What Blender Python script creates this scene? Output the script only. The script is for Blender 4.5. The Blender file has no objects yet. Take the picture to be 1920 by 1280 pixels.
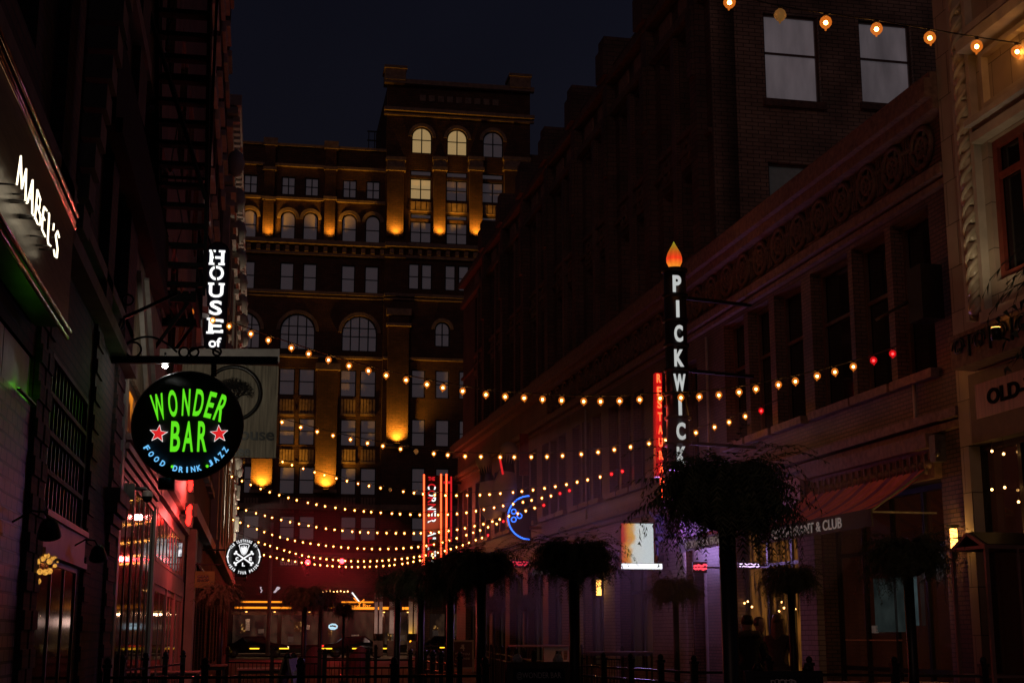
import bpy, math, random
from mathutils import Vector, Matrix, Euler
random.seed(7)
RAD = math.radians
SC = bpy.context.scene
COL = SC.collection
V = Vector

# ------------------------------------------------------------------ camera
FPX = 1920 * 50 / 36
PITCH, YAW = math.atan(550 / FPX), math.atan(480 * math.cos(math.atan(550 / FPX)) / FPX)
EYE = V((0, 0, 1.5))
cam_data = bpy.data.cameras.new('camera')
cam_data.lens = 50; cam_data.sensor_width = 36
cam_data.clip_start = 0.1; cam_data.clip_end = 2000
cam = bpy.data.objects.new('camera', cam_data)
cam.location = EYE
cam.rotation_euler = (math.pi / 2 + PITCH, 0, -YAW)
COL.objects.link(cam)
SC.camera = cam
CM = Euler((math.pi / 2 + PITCH, 0, -YAW)).to_matrix()

# ------------------------------------------------------------------ night sky
W = bpy.data.worlds.new('World'); SC.world = W; W.use_nodes = True
wn = W.node_tree; wn.nodes.clear()
sky = wn.nodes.new('ShaderNodeTexSky'); sky.sky_type = 'NISHITA'; sky.sun_disc = False
sky.sun_elevation = RAD(-3); sky.sun_rotation = RAD(90)
sky.air_density = 1.2; sky.dust_density = 3.0
hs = wn.nodes.new('ShaderNodeHueSaturation'); hs.inputs['Saturation'].default_value = 1.0
tc = wn.nodes.new('ShaderNodeTexCoord')
nz = wn.nodes.new('ShaderNodeTexNoise'); nz.inputs['Scale'].default_value = 2.2; nz.inputs['Detail'].default_value = 3
mr = wn.nodes.new('ShaderNodeMapRange'); mr.inputs['From Min'].default_value = .3; mr.inputs['From Max'].default_value = .7; mr.inputs['To Min'].default_value = 0.62; mr.inputs['To Max'].default_value = 1.3
mx = wn.nodes.new('ShaderNodeMix'); mx.data_type = 'RGBA'; mx.blend_type = 'MULTIPLY'; mx.inputs['Factor'].default_value = 1
bg = wn.nodes.new('ShaderNodeBackground'); bg.inputs['Strength'].default_value = 0.1
wo = wn.nodes.new('ShaderNodeOutputWorld')
tn = wn.nodes.new('ShaderNodeMix'); tn.data_type = 'RGBA'; tn.blend_type = 'MULTIPLY'; tn.inputs['Factor'].default_value = 1; tn.inputs['B'].default_value = (1.12, 1.03, 1.6, 1)
L = wn.links.new
L(sky.outputs[0], hs.inputs['Color']); L(tc.outputs['Generated'], nz.inputs['Vector']); L(nz.outputs['Fac'], mr.inputs['Value'])
L(hs.outputs[0], mx.inputs['A']); L(mr.outputs[0], mx.inputs['B']); L(mx.outputs['Result'], tn.inputs['A']); L(tn.outputs['Result'], bg.inputs['Color']); L(bg.outputs[0], wo.inputs[0])

# an added faint rosy fill light, low behind the camera
sun_data = bpy.data.lights.new('fill_sun', 'SUN'); sun_data.energy = 0.075; sun_data.angle = RAD(25); sun_data.color = (1, .56, .46)
sun = bpy.data.objects.new('fill_sun', sun_data); sun.rotation_euler = V((.5, 1, -.42)).to_track_quat('-Z', 'Y').to_euler(); COL.objects.link(sun)

SC.view_settings.view_transform = 'Standard'
SC.view_settings.look = 'None'
SC.view_settings.exposure = 0; SC.view_settings.gamma = 1
SC.cycles.use_denoising = True
SC.cycles.max_bounces = 6; SC.cycles.diffuse_bounces = 3; SC.cycles.glossy_bounces = 3
SC.cycles.transparent_max_bounces = 12
SC.cycles.sample_clamp_indirect = 1.5
SC.cycles.blur_glossy = 1.0
SC.cycles.use_light_tree = True

# ------------------------------------------------------------------ pixel -> place (all in metres)
def ray(u, v): return CM @ V((u - 960, 640 - v, -FPX))
def at_y(u, v, y):
    d = ray(u, v); return EYE + d * (y / d.y)
def at_x(u, v, x):
    d = ray(u, v); return EYE + d * (x / d.x)
def at_z(u, v, z):
    d = ray(u, v); return EYE + d * ((z - EYE.z) / d.z)
LX = -1.7                                   # line of the house fronts on the left
RX, RT = 12.1, math.atan(0.031)             # the right hand fronts close in slowly
RMAT = Matrix.Translation((RX, 0, 0)) @ Matrix.Rotation(RT, 4, 'Z')
RINV = RMAT.inverted()
FY = 115.0                                  # front of the big building across the far avenue
def at_r(u, v, o=0.0):
    a = RINV @ EYE; d = RINV.to_3x3() @ ray(u, v)
    p = a + d * ((-o - a.x) / d.x)
    return p.y, p.z
def LM(s, o, z): return V((LX + o, s, z))
def RM(s, o, z): return RMAT @ V((-o, s, z))
def FM(s, o, z): return V((s, FY - o, z))

# ------------------------------------------------------------------ mesh builder
class MB:
    def __init__(self): self.v = []; self.f = []; self.mi = []; self.sm = []; self.cur = 0
    def face(self, pts, smooth=False):
        n = len(self.v); self.v += [V(p) for p in pts]; self.f.append(list(range(n, n + len(pts)))); self.mi.append(self.cur); self.sm.append(smooth)
    def mesh(self, vs, fs, smooth=False):
        n = len(self.v); self.v += [V(p) for p in vs]
        for q in fs: self.f.append([n + i for i in q]); self.mi.append(self.cur); self.sm.append(smooth)
    def mbox(self, M, s0, s1, o0, o1, z0, z1):
        c = [M(s, o, z) for z in (z0, z1) for s, o in ((s0, o0), (s1, o0), (s1, o1), (s0, o1))]
        self.mesh(c, [(0, 3, 2, 1), (4, 5, 6, 7), (0, 1, 5, 4), (1, 2, 6, 5), (2, 3, 7, 6), (3, 0, 4, 7)])
    def box(self, x0, x1, y0, y1, z0, z1): self.mbox(lambda s, o, z: V((s, o, z)), x0, x1, y0, y1, z0, z1)
    def obox(self, c, sx, sy, sz, rot=None):
        m = rot or Matrix.Identity(3); c = V(c)
        self.mbox(lambda s, o, z: c + m @ V((s, o, z)), -sx / 2, sx / 2, -sy / 2, sy / 2, -sz / 2, sz / 2)
    def bar(self, p, q, w, h=None, up=(0, 0, 1)):
        p, q = V(p), V(q); d = (q - p); l = d.length
        if l < 1e-6: return
        d = d / l; up = V(up)
        if abs(d.dot(up)) > .98: up = V((0, 1, 0))
        s = d.cross(up).normalized(); t = s.cross(d); h = h or w
        M = lambda a, b, c: p + d * a + s * b + t * c
        self.mbox(M, 0, l, -w / 2, w / 2, -h / 2, h / 2)
    def tube(self, pts, r, n=8, closed=False, taper=None):
        pts = [V(p) for p in pts]; k = len(pts); rings = []
        prev = None
        for i, p in enumerate(pts):
            if closed: d = (pts[(i + 1) % k] - pts[i - 1])
            else: d = pts[min(i + 1, k - 1)] - pts[max(i - 1, 0)]
            d = d.normalized() if d.length > 1e-9 else V((0, 0, 1))
            if prev is None:
                a = V((0, 0, 1)) if abs(d.z) < .9 else V((1, 0, 0)); s = d.cross(a).normalized()
            else:
                s = prev - d * prev.dot(d); s = s.normalized() if s.length > 1e-6 else d.orthogonal().normalized()
            prev = s; t = d.cross(s)
            rr = r if taper is None else r * (1 + (taper - 1) * i / max(1, k - 1))
            rings.append([p + (s * math.cos(2 * math.pi * j / n) + t * math.sin(2 * math.pi * j / n)) * rr for j in range(n)])
        vs = [q for rg in rings for q in rg]; fs = []
        for i in range(k if closed else k - 1):
            a, b = i * n, ((i + 1) % k) * n
            for j in range(n): fs.append((a + j, a + (j + 1) % n, b + (j + 1) % n, b + j))
        if not closed: fs.append(tuple(range(n))[::-1]); fs.append(tuple(range((k - 1) * n, k * n)))
        self.mesh(vs, fs, True)
    def lathe(self, prof, c, n=16, M=None, a0=0, a1=2 * math.pi):
        c = V(c); full = abs(a1 - a0 - 2 * math.pi) < 1e-6; m = n if full else n + 1; vs = []
        for r, z in prof:
            for j in range(m):
                a = a0 + (a1 - a0) * j / n; p = V((r * math.cos(a), r * math.sin(a), z))
                vs.append(c + (M @ p if M else p))
        fs = []
        for i in range(len(prof) - 1):
            for j in range(n):
                j2 = (j + 1) % m
                fs.append((i * m + j, i * m + j2, (i + 1) * m + j2, (i + 1) * m + j))
        self.mesh(vs, fs, True)
    def ball(self, c, r, n=10, sx=1, sy=1, sz=1):
        k = max(4, n // 2)
        self.lathe([(max(1e-4, r * math.sin(math.pi * i / k)), -r * sz * math.cos(math.pi * i / k)) for i in range(k + 1)], c, n, Matrix.Diagonal((sx, sy, 1)))
    def cyl(self, p, q, r, n=12): self.tube([p, q], r, n)
    def poly(self, pts2, M, d0, d1):
        """outline pts2 = (s, z), pushed from o=d0 to o=d1"""
        n = len(pts2); a = [M(s, d0, z) for s, z in pts2]; b = [M(s, d1, z) for s, z in pts2]
        self.mesh(a + b, [tuple(range(n))[::-1], tuple(range(n, 2 * n))] + [(i, (i + 1) % n, n + (i + 1) % n, n + i) for i in range(n)])
    def build(self, name, mats, parent=None, local=False):
        me = bpy.data.meshes.new(name)
        me.from_pydata([tuple(p) for p in self.v], [], self.f)
        for m in (mats if isinstance(mats, (list, tuple)) else [mats]): me.materials.append(m)
        me.polygons.foreach_set('material_index', self.mi); me.polygons.foreach_set('use_smooth', self.sm)
        me.update()
        o = bpy.data.objects.new(name, me); COL.objects.link(o)
        if parent is not None:
            o.parent = parent
            if not local:
                root = parent; off = V((0, 0, 0))
                while root is not None: off += root.location; root = root.parent
                o.location = -off
        return o

def each(name, mats, parent, boxes, M):
    """one part per box (s0, s1, o0, o1, z0, z1)"""
    for q in boxes: m = MB(); m.mbox(M, *q); m.build(name, mats, parent)
def thing(name, label, cat, loc=(0, 0, 0), group=None, rz=0):
    o = bpy.data.objects.new(name, None); COL.objects.link(o); o.location = loc; o.rotation_euler = (0, 0, rz)
    o.empty_display_size = .2; o['label'] = label; o['category'] = cat
    if group: o['group'] = group
    return o
def tag(o, label, cat, group=None, kind=None):
    o['label'] = label; o['category'] = cat
    if group: o['group'] = group
    if kind: o['kind'] = kind
    return o
def struct(o): o['kind'] = 'structure'; return o
def copy_tree(o, parent=None):
    c = o.copy(); COL.objects.link(c)
    if parent is not None: c.parent = parent
    for ch in list(o.children): copy_tree(ch, c)
    return c

# ------------------------------------------------------------------ lettering from Blender's own font
_gl = {}
def glyph(txt, off=0.0):
    k = (txt, off)
    if k not in _gl:
        cu = bpy.data.curves.new('lettering_source', 'FONT'); cu.body = txt; cu.offset = off; cu.resolution_u = 4; cu.fill_mode = 'BOTH'; cu.extrude = .5
        ob = bpy.data.objects.new('lettering_source', cu); COL.objects.link(ob)
        dg = bpy.context.evaluated_depsgraph_get(); dg.update()
        me = bpy.data.meshes.new_from_object(ob.evaluated_get(dg))
        vs = [V(v.co) for v in me.vertices]; fs = [tuple(p.vertices) for p in me.polygons]
        bpy.data.objects.remove(ob); bpy.data.curves.remove(cu); bpy.data.meshes.remove(me)
        x0 = min(v.x for v in vs); x1 = max(v.x for v in vs); y0 = min(v.y for v in vs); y1 = max(v.y for v in vs)
        vs = [V(((v.x - x0) / max(1e-5, x1 - x0) - .5, (v.y - y0) / max(1e-5, y1 - y0) - .5, v.z + .5)) for v in vs]
        _gl[k] = (vs, fs, (x1 - x0) / max(1e-5, y1 - y0))
    return _gl[k]
def put(mb, txt, c, right, up, w, h, depth=.02, rot=0, off=0.0):
    """letters centred on c, width w (None = natural), height h; rot in degrees, anticlockwise"""
    vs, fs, asp = glyph(txt, off); c = V(c); right = V(right).normalized(); up = V(up).normalized(); nrm = right.cross(up)
    if w is None: w = h * asp
    ca, sa = math.cos(RAD(rot)), math.sin(RAD(rot))
    r2 = right * ca + up * sa; u2 = up * ca - right * sa
    mb.mesh([c + r2 * (p.x * w) + u2 * (p.y * h) + nrm * (p.z * depth) for p in vs], fs)

# ------------------------------------------------------------------ materials
def nodes(name):
    m = bpy.data.materials.new(name); m.use_nodes = True; nt = m.node_tree; b = nt.nodes['Principled BSDF']; return m, nt, b
def pm(name, c, rough=.6, metal=0.0, var=.25, scale=6.0, bump=0.0, em=None, es=0.0, stretch=None, spec=None):
    m, nt, b = nodes(name); N = nt.nodes.new; Lk = nt.links.new
    b.inputs['Roughness'].default_value = rough; b.inputs['Metallic'].default_value = metal
    if spec is not None: b.inputs['Specular IOR Level'].default_value = spec
    t = N('ShaderNodeTexCoord'); n = N('ShaderNodeTexNoise'); n.inputs['Scale'].default_value = scale; n.inputs['Detail'].default_value = 6
    if stretch:
        mp = N('ShaderNodeMapping'); mp.inputs['Scale'].default_value = stretch; Lk(t.outputs['Object'], mp.inputs[0]); Lk(mp.outputs[0], n.inputs['Vector'])
    else: Lk(t.outputs['Object'], n.inputs['Vector'])
    r = N('ShaderNodeValToRGB'); r.color_ramp.elements[0].position = .3; r.color_ramp.elements[1].position = .72
    r.color_ramp.elements[0].color = tuple(x * (1 - var) for x in c) + (1,); r.color_ramp.elements[1].color = tuple(min(1, x * (1 + var)) for x in c) + (1,)
    Lk(n.outputs['Fac'], r.inputs[0]); Lk(r.outputs[0], b.inputs['Base Color'])
    if bump:
        bp = N('ShaderNodeBump'); bp.inputs['Strength'].default_value = bump; bp.inputs['Distance'].default_value = .02
        Lk(n.outputs['Fac'], bp.inputs['Height']); Lk(bp.outputs[0], b.inputs['Normal'])
    if em:
        r3 = N('ShaderNodeValToRGB'); r3.color_ramp.elements[0].position = .25; r3.color_ramp.elements[1].position = .8
        r3.color_ramp.elements[0].color = tuple(x * (1 - var) for x in em) + (1,); r3.color_ramp.elements[1].color = tuple(min(1, x * (1 + var)) for x in em) + (1,)
        Lk(n.outputs['Fac'], r3.inputs[0]); Lk(r3.outputs[0], b.inputs['Emission Color']); b.inputs['Emission Strength'].default_value = es
    return m
def wallvec(nt):
    """(along the wall, up) for a wall facing x or y"""
    N = nt.nodes.new; Lk = nt.links.new
    t = N('ShaderNodeTexCoord'); g = N('ShaderNodeNewGeometry'); s = N('ShaderNodeSeparateXYZ'); sn = N('ShaderNodeSeparateXYZ')
    Lk(t.outputs['Object'], s.inputs[0]); Lk(g.outputs['True Normal'], sn.inputs[0])
    ab = N('ShaderNodeMath'); ab.operation = 'ABSOLUTE'; Lk(sn.outputs['X'], ab.inputs[0])
    gt = N('ShaderNodeMath'); gt.operation = 'GREATER_THAN'; gt.inputs[1].default_value = .7; Lk(ab.outputs[0], gt.inputs[0])
    mm = N('ShaderNodeMix'); mm.data_type = 'FLOAT'; Lk(gt.outputs[0], mm.inputs['Factor']); Lk(s.outputs['X'], mm.inputs['A']); Lk(s.outputs['Y'], mm.inputs['B'])
    cb = N('ShaderNodeCombineXYZ'); Lk(mm.outputs[0], cb.inputs['X']); Lk(s.outputs['Z'], cb.inputs['Y'])
    return cb.outputs[0], t
def brick(name, c1, c2, mortar, bw=.21, bh=.075, ms=.008, rough=.8, bump=.5, stain=.5):
    m, nt, b = nodes(name); N = nt.nodes.new; Lk = nt.links.new
    vec, t = wallvec(nt)
    br = N('ShaderNodeTexBrick'); br.inputs['Scale'].default_value = 1; br.inputs['Brick Width'].default_value = bw; br.inputs['Row Height'].default_value = bh
    br.inputs['Mortar Size'].default_value = ms; br.inputs['Mortar Smooth'].default_value = .2; br.inputs['Bias'].default_value = 0
    for k, c in (('Color1', c1), ('Color2', c2), ('Mortar', mortar)): br.inputs[k].default_value = tuple(c) + (1,)
    Lk(vec, br.inputs['Vector'])
    n = N('ShaderNodeTexNoise'); n.inputs['Scale'].default_value = .9; n.inputs['Detail'].default_value = 8; Lk(t.outputs['Object'], n.inputs['Vector'])
    mr = N('ShaderNodeMapRange'); mr.inputs['From Min'].default_value = .3; mr.inputs['From Max'].default_value = .7; mr.inputs['To Min'].default_value = 1 - stain; mr.inputs['To Max'].default_value = 1.15
    Lk(n.outputs['Fac'], mr.inputs['Value'])
    mx = N('ShaderNodeMix'); mx.data_type = 'RGBA'; mx.blend_type = 'MULTIPLY'; mx.inputs['Factor'].default_value = 1
    Lk(br.outputs['Color'], mx.inputs['A']); Lk(mr.outputs[0], mx.inputs['B']); Lk(mx.outputs['Result'], b.inputs['Base Color'])
    bp = N('ShaderNodeBump'); bp.inputs['Strength'].default_value = bump; bp.inputs['Distance'].default_value = .012; bp.invert = True
    Lk(br.outputs['Fac'], bp.inputs['Height']); Lk(bp.outputs[0], b.inputs['Normal'])
    b.inputs['Roughness'].default_value = rough
    return m
def glow(name, c, s, c2=None, scale=3.0, lo=.35, hi=.65, stretch=None):
    """something that gives off light; c2 = second colour in blotches (a lit room seen through its window)"""
    m = bpy.data.materials.new(name); m.use_nodes = True; nt = m.node_tree; nt.nodes.clear(); N = nt.nodes.new; Lk = nt.links.new
    e = N('ShaderNodeEmission'); o = N('ShaderNodeOutputMaterial'); e.inputs['Strength'].default_value = s; e.inputs['Color'].default_value = tuple(c) + (1,)
    if c2 is not None:
        t = N('ShaderNodeTexCoord'); n = N('ShaderNodeTexNoise'); n.inputs['Scale'].default_value = scale; n.inputs['Detail'].default_value = 5
        if stretch:
            mp = N('ShaderNodeMapping'); mp.inputs['Scale'].default_value = stretch; Lk(t.outputs['Object'], mp.inputs[0]); Lk(mp.outputs[0], n.inputs['Vector'])
        else: Lk(t.outputs['Object'], n.inputs['Vector'])
        r = N('ShaderNodeValToRGB'); r.color_ramp.elements[0].position = lo; r.color_ramp.elements[1].position = hi
        r.color_ramp.elements[0].color = tuple(c) + (1,); r.color_ramp.elements[1].color = tuple(c2) + (1,)
        Lk(n.outputs['Fac'], r.inputs[0]); Lk(r.outputs[0], e.inputs['Color'])
    Lk(e.outputs[0], o.inputs[0]); return m
def curtain(name, c, em, es, scale=9):
    m, nt, b = nodes(name); N = nt.nodes.new; Lk = nt.links.new
    t = N('ShaderNodeTexCoord'); w = N('ShaderNodeTexWave'); w.bands_direction = 'X'; w.inputs['Scale'].default_value = scale; w.inputs['Distortion'].default_value = 2.5; w.inputs['Detail'].default_value = 2
    Lk(t.outputs['Object'], w.inputs['Vector'])
    r = N('ShaderNodeValToRGB'); r.color_ramp.elements[0].color = tuple(.45 * x for x in c) + (1,); r.color_ramp.elements[1].color = tuple(c) + (1,); Lk(w.outputs['Fac'], r.inputs[0])
    r2 = N('ShaderNodeValToRGB'); r2.color_ramp.elements[0].color = tuple(.5 * x for x in em) + (1,); r2.color_ramp.elements[1].color = tuple(em) + (1,); Lk(w.outputs['Fac'], r2.inputs[0])
    Lk(r.outputs[0], b.inputs['Base Color']); Lk(r2.outputs[0], b.inputs['Emission Color']); b.inputs['Emission Strength'].default_value = es; b.inputs['Roughness'].default_value = .35
    return m

M_ = {}
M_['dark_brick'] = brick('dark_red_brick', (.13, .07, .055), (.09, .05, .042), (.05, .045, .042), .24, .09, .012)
M_['far_brick'] = brick('deep_red_brick', (.12, .054, .032), (.082, .038, .024), (.05, .035, .028), .5, .17, .02, stain=.35)
M_['tan_brick'] = brick('brown_glazed_brick', (.20, .12, .10), (.15, .092, .077), (.045, .034, .03), .22, .076, .010, rough=.5, stain=.45)
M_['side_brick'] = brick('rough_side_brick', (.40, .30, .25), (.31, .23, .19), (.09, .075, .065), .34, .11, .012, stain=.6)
M_['tile_brick'] = brick('large_tan_tile', (.40, .25, .22), (.30, .185, .16), (.012, .010, .010), .22, .094, .011, rough=.45, stain=.3)
M_['cream_tile'] = brick('cream_terracotta', (.52, .44, .36), (.45, .38, .31), (.12, .10, .08), .55, .75, .008, rough=.35, bump=.6, stain=.35)
M_['white_brick'] = brick('pale_painted_brick', (.42, .34, .31), (.36, .29, .27), (.15, .12, .11), .30, .10, .009, stain=.35)
M_['stone'] = pm('brown_stone', (.22, .16, .135), .75, var=.3, scale=3, bump=.3)
M_['pale_stone'] = pm('pale_stone', (.55, .51, .45), .6, var=.2, scale=2.5, bump=.2)
M_['terracotta'] = pm('carved_terracotta', (.22, .135, .11), .6, var=.4, scale=9, bump=.6)
M_['black_metal'] = pm('black_painted_steel', (.018, .017, .017), .42, .3, var=.3, scale=14)
M_['grey_metal'] = pm('grey_steel', (.16, .15, .15), .4, .6, var=.3, scale=9)
M_['pale_metal'] = pm('pale_painted_metal', (.42, .38, .36), .45, .1, var=.2, scale=5)
M_['copper'] = pm('copper_trim', (.55, .28, .2), .22, 1.0, var=.3, scale=5)
M_['sign_metal'] = pm('brushed_dark_metal', (.14, .12, .10), .36, .75, var=.35, scale=3, stretch=(1, 1, 12))
M_['black_paint'] = pm('black_enamel', (.012, .011, .011), .3, 0, var=.2)
M_['navy_paint'] = pm('navy_enamel', (.012, .017, .035), .35, 0, var=.2)
M_['glass'] = pm('dark_window_glass', (.012, .011, .012), .08, 0, var=.3, scale=1.0, bump=.02)
M_['shop_glass'] = pm('reflective_shop_glass', (.03, .016, .016), .05, 0, var=.3, scale=.8, bump=.03, spec=.9)
M_['wood'] = pm('weathered_board', (.27, .23, .17), .75, var=.55, scale=5, bump=.3, stretch=(6, 6, .35))
M_['brown_wood'] = pm('brown_wood', (.16, .09, .06), .6, var=.4, scale=5, bump=.2, stretch=(1, 6, 6))
M_['red_paint'] = pm('oxblood_painted_wood', (.22, .045, .03), .4, var=.3, scale=7)
M_['rose_tone'] = pm('rose_toned_wood', (.46, .27, .26), .5, var=.15, scale=4)  # rose tone carries the red light on the shop front
M_['asphalt'] = pm('asphalt', (.045, .043, .044), .7, var=.35, scale=14, bump=.3)
M_['paving'] = brick('brick_paving', (.12, .08, .065), (.09, .06, .05), (.04, .035, .03), .22, .11, .008)
M_['concrete'] = pm('concrete_pavement', (.22, .20, .19), .8, var=.25, scale=6, bump=.2)
M_['fern'] = pm('dark_fern', (.085, .10, .045), .6, var=.5, scale=7)
M_['glow_tinted_fern'] = pm('red_lit_fern', (.15, .07, .05), .7, var=.4, scale=7)  # red glow of the signals put into the leaf colour
M_['basket'] = pm('dark_coir_basket', (.035, .026, .02), .9, var=.5, scale=25, bump=.8)
M_['cable'] = pm('black_cable', (.02, .018, .017), .6)
M_['dark_room'] = pm('unlit_room', (.012, .010, .010), .9)

M_['brown_frame'] = pm('brown_painted_frame', (.10, .055, .042), .45, var=.3, scale=6)
M_['bar_pane'] = pm('bar_room_window', (.05, .018, .012), .06, var=.4, scale=1.1, em=(1, .22, .1), es=.006, spec=.8)
M_['shop_pane'] = pm('dim_shop_window', (.03, .016, .014), .06, var=.5, scale=1.0, em=(1, .42, .25), es=.008, spec=.8)
M_['warm_pane'] = glow('warm_curtained_window', (.010, .004, .002), 1.0, (.34, .125, .02), 2.0, .42, .85, (3, 3, .7))
M_['cafe_pane'] = glow('dim_cafe_window', (.008, .004, .003), 1.0, (.065, .033, .018), .7, .42, .8, (1.6, 1, .8))
M_['cream_tile_plain'] = pm('cream_glazed_terracotta', (.52, .46, .37), .3, var=.2, scale=4, bump=.1)
# things that give light
M_['bulb'] = glow('warm_filament', (1, .50, .16), 70)
M_['bulb_dim'] = pm('unlit_amber_bulb', (.5, .25, .10), .15, em=(1, .4, .1), es=.12)
M_['bulb_red'] = glow('red_filament', (1, .05, .05), 30)
M_['neon_white'] = glow('warm_white_neon', (1, .86, .60), 2.6)
M_['neon_red'] = glow('red_neon', (1, .06, .02), 5)
M_['neon_orange'] = glow('orange_red_neon', (1, .075, .02), 4)
M_['neon_blue'] = glow('blue_neon', (.03, .16, 1), 2.6)
M_['sign_white'] = glow('white_backlit_letters', (1, 1, .97), 1.3)
M_['sign_grey'] = glow('soft_white_backlit_letters', (.62, .64, .62), .8)
M_['sign_green'] = glow('green_backlit_letters', (.12, .80, .014), 1.0)
M_['sign_blue'] = glow('sky_blue_backlit_letters', (.16, .55, 1), 1.0)
M_['sign_red'] = glow('red_backlit_star', (.75, .02, .022), .95)
M_['lamp_warm'] = glow('warm_lamp_shade', (1, .46, .09), 5)
M_['window_warm'] = glow('warm_lit_room', (.03, .012, .004), 1.0, (.75, .36, .07), 2.2, .38, .75, (1, 1, .6))
M_['window_yellow'] = curtain('lit_curtain', (.5, .4, .25), (1, .66, .28), .38, 6)
M_['curtain_dim'] = curtain('drawn_curtain', (.5, .46, .48), (.62, .55, .66), .035, 7)
M_['blind'] = pm('drawn_roller_blind', (.42, .37, .36), .6, var=.35, scale=1.3, em=(.60, .52, .58), es=.085, stretch=(1.5, 1, .4), bump=.1)  # faint glow put in for light falling on the blinds
M_['blind_dark'] = pm('dark_roller_blind', (.2, .19, .19), .7, var=.12, em=(.5, .5, .5), es=.012)
M_['strip_orange'] = glow('orange_light_strip', (1, .27, .015), 1.7)
M_['strip_yellow'] = glow('yellow_lit_column', (1, .55, .02), .9)

# ------------------------------------------------------------------ facade helpers
def wall(mb, M, s0, s1, z0, z1, ops, depth=.25, back=.6):
    """front face with openings (a, b, c, d) = s range, z range; reveals; closed edges"""
    ss = sorted({s0, s1} | {x for o in ops for x in o[:2] if s0 < x < s1}); zs = sorted({z0, z1} | {x for o in ops for x in o[2:4] if z0 < x < z1})
    def inside(s, z): return any(o[0] < s < o[1] and o[2] < z < o[3] for o in ops)
    for i in range(len(ss) - 1):
        j = 0
        while j < len(zs) - 1:
            if inside((ss[i] + ss[i + 1]) / 2, (zs[j] + zs[j + 1]) / 2): j += 1; continue
            k = j
            while k + 1 < len(zs) - 1 and not inside((ss[i] + ss[i + 1]) / 2, (zs[k + 1] + zs[k + 2]) / 2): k += 1
            a, b, c, d = ss[i], ss[i + 1], zs[j], zs[k + 1]
            mb.face([M(a, 0, c), M(b, 0, c), M(b, 0, d), M(a, 0, d)]); j = k + 1
    for o in ops:
        a, b, c, d = o[:4]; q = -depth
        mb.face([M(a, 0, c), M(a, q, c), M(a, q, d), M(a, 0, d)]); mb.face([M(b, 0, c), M(b, q, c), M(b, q, d), M(b, 0, d)])
        mb.face([M(a, 0, c), M(b, 0, c), M(b, q, c), M(a, q, c)]); mb.face([M(a, 0, d), M(b, 0, d), M(b, q, d), M(a, q, d)])
        if len(o) > 4 and o[4] == 'arch':
            r = (b - a) / 2; cx = (a + b) / 2; zc = d - r; n = 8
            for sgn in (-1, 1):
                arc = [(cx + sgn * r * math.cos(t), zc + r * math.sin(t)) for t in [math.pi / 2 * i / n for i in range(n + 1)]]
                cor = (cx + sgn * r, d)
                for i in range(n):
                    mb.face([M(cor[0], 0, cor[1]), M(arc[i][0], 0, arc[i][1]), M(arc[i + 1][0], 0, arc[i + 1][1])])
                    mb.face([M(arc[i][0], 0, arc[i][1]), M(arc[i + 1][0], 0, arc[i + 1][1]), M(arc[i + 1][0], q, arc[i + 1][1]), M(arc[i][0], q, arc[i][1])])
    q = -back
    mb.face([M(s0, 0, z0), M(s0, q, z0), M(s0, q, z1), M(s0, 0, z1)]); mb.face([M(s1, 0, z0), M(s1, q, z0), M(s1, q, z1), M(s1, 0, z1)])
    mb.face([M(s0, 0, z1), M(s1, 0, z1), M(s1, q, z1), M(s0, q, z1)])

def window(root, M, a, b, c, d, inset=.18, cols=1, rows=(.5,), fm='black_metal', pmz='glass', fw=.06, name='window', sub='pane', arch=False, label=None, thin=False):
    """a window as a part of root: frame with bars, and its pane one level below"""
    f = MB(); o0, o1 = (-.012, .012) if thin else (-inset - .03, -inset + .04)
    top = d - (b - a) / 2 if arch else d
    f.mbox(M, a, b, o0, o1, c, c + fw); f.mbox(M, a, a + fw, o0, o1, c + fw, top); f.mbox(M, b - fw, b, o0, o1, c + fw, top)
    if not arch: f.mbox(M, a + fw, b - fw, o0, o1, d - fw, d)
    else:
        r = (b - a) / 2; cx = (a + b) / 2; n = 10
        for i in range(n):
            t0, t1 = math.pi * i / n, math.pi * (i + 1) / n
            q = [(cx + k * math.cos(t), top + k * math.sin(t)) for k, t in ((r, t0), (r, t1), (r - fw, t1), (r - fw, t0))]
            f.poly(q, M, o0, o1)
    bars = []
    for i in range(1, cols):
        s = a + (b - a) * i / cols; f.mbox(M, s - fw / 2, s + fw / 2, o0, o1 - (.002 if thin else .01), c + fw, d - fw if not arch else d - fw * 1.3)
    for q in rows:
        z = c + (d - c) * q; f.mbox(M, a + fw, b - fw, o0 + .005, o1 - (.004 if thin else .015), z - fw * .4, z + fw * .4)
    fo = f.build(name, M_[fm], root)
    p = MB(); q = -.001 if thin else -inset - .045
    if arch:
        r = (b - a) / 2 - .01; cx = (a + b) / 2
        pts = [(a + .01, c)] + [(b - .01, c)] + [(cx + r * math.cos(t), top + r * math.sin(t)) for t in [math.pi * i / 12 for i in range(13)]]
        p.poly(pts, M, q - .02, q)
    else: p.mbox(M, a + .005, b - .005, q - .02, q, c + .005, d - .005)
    p.build(sub, M_[pmz] if isinstance(pmz, str) else pmz, fo)
    if label: fo['label'] = label
    return fo

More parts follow.
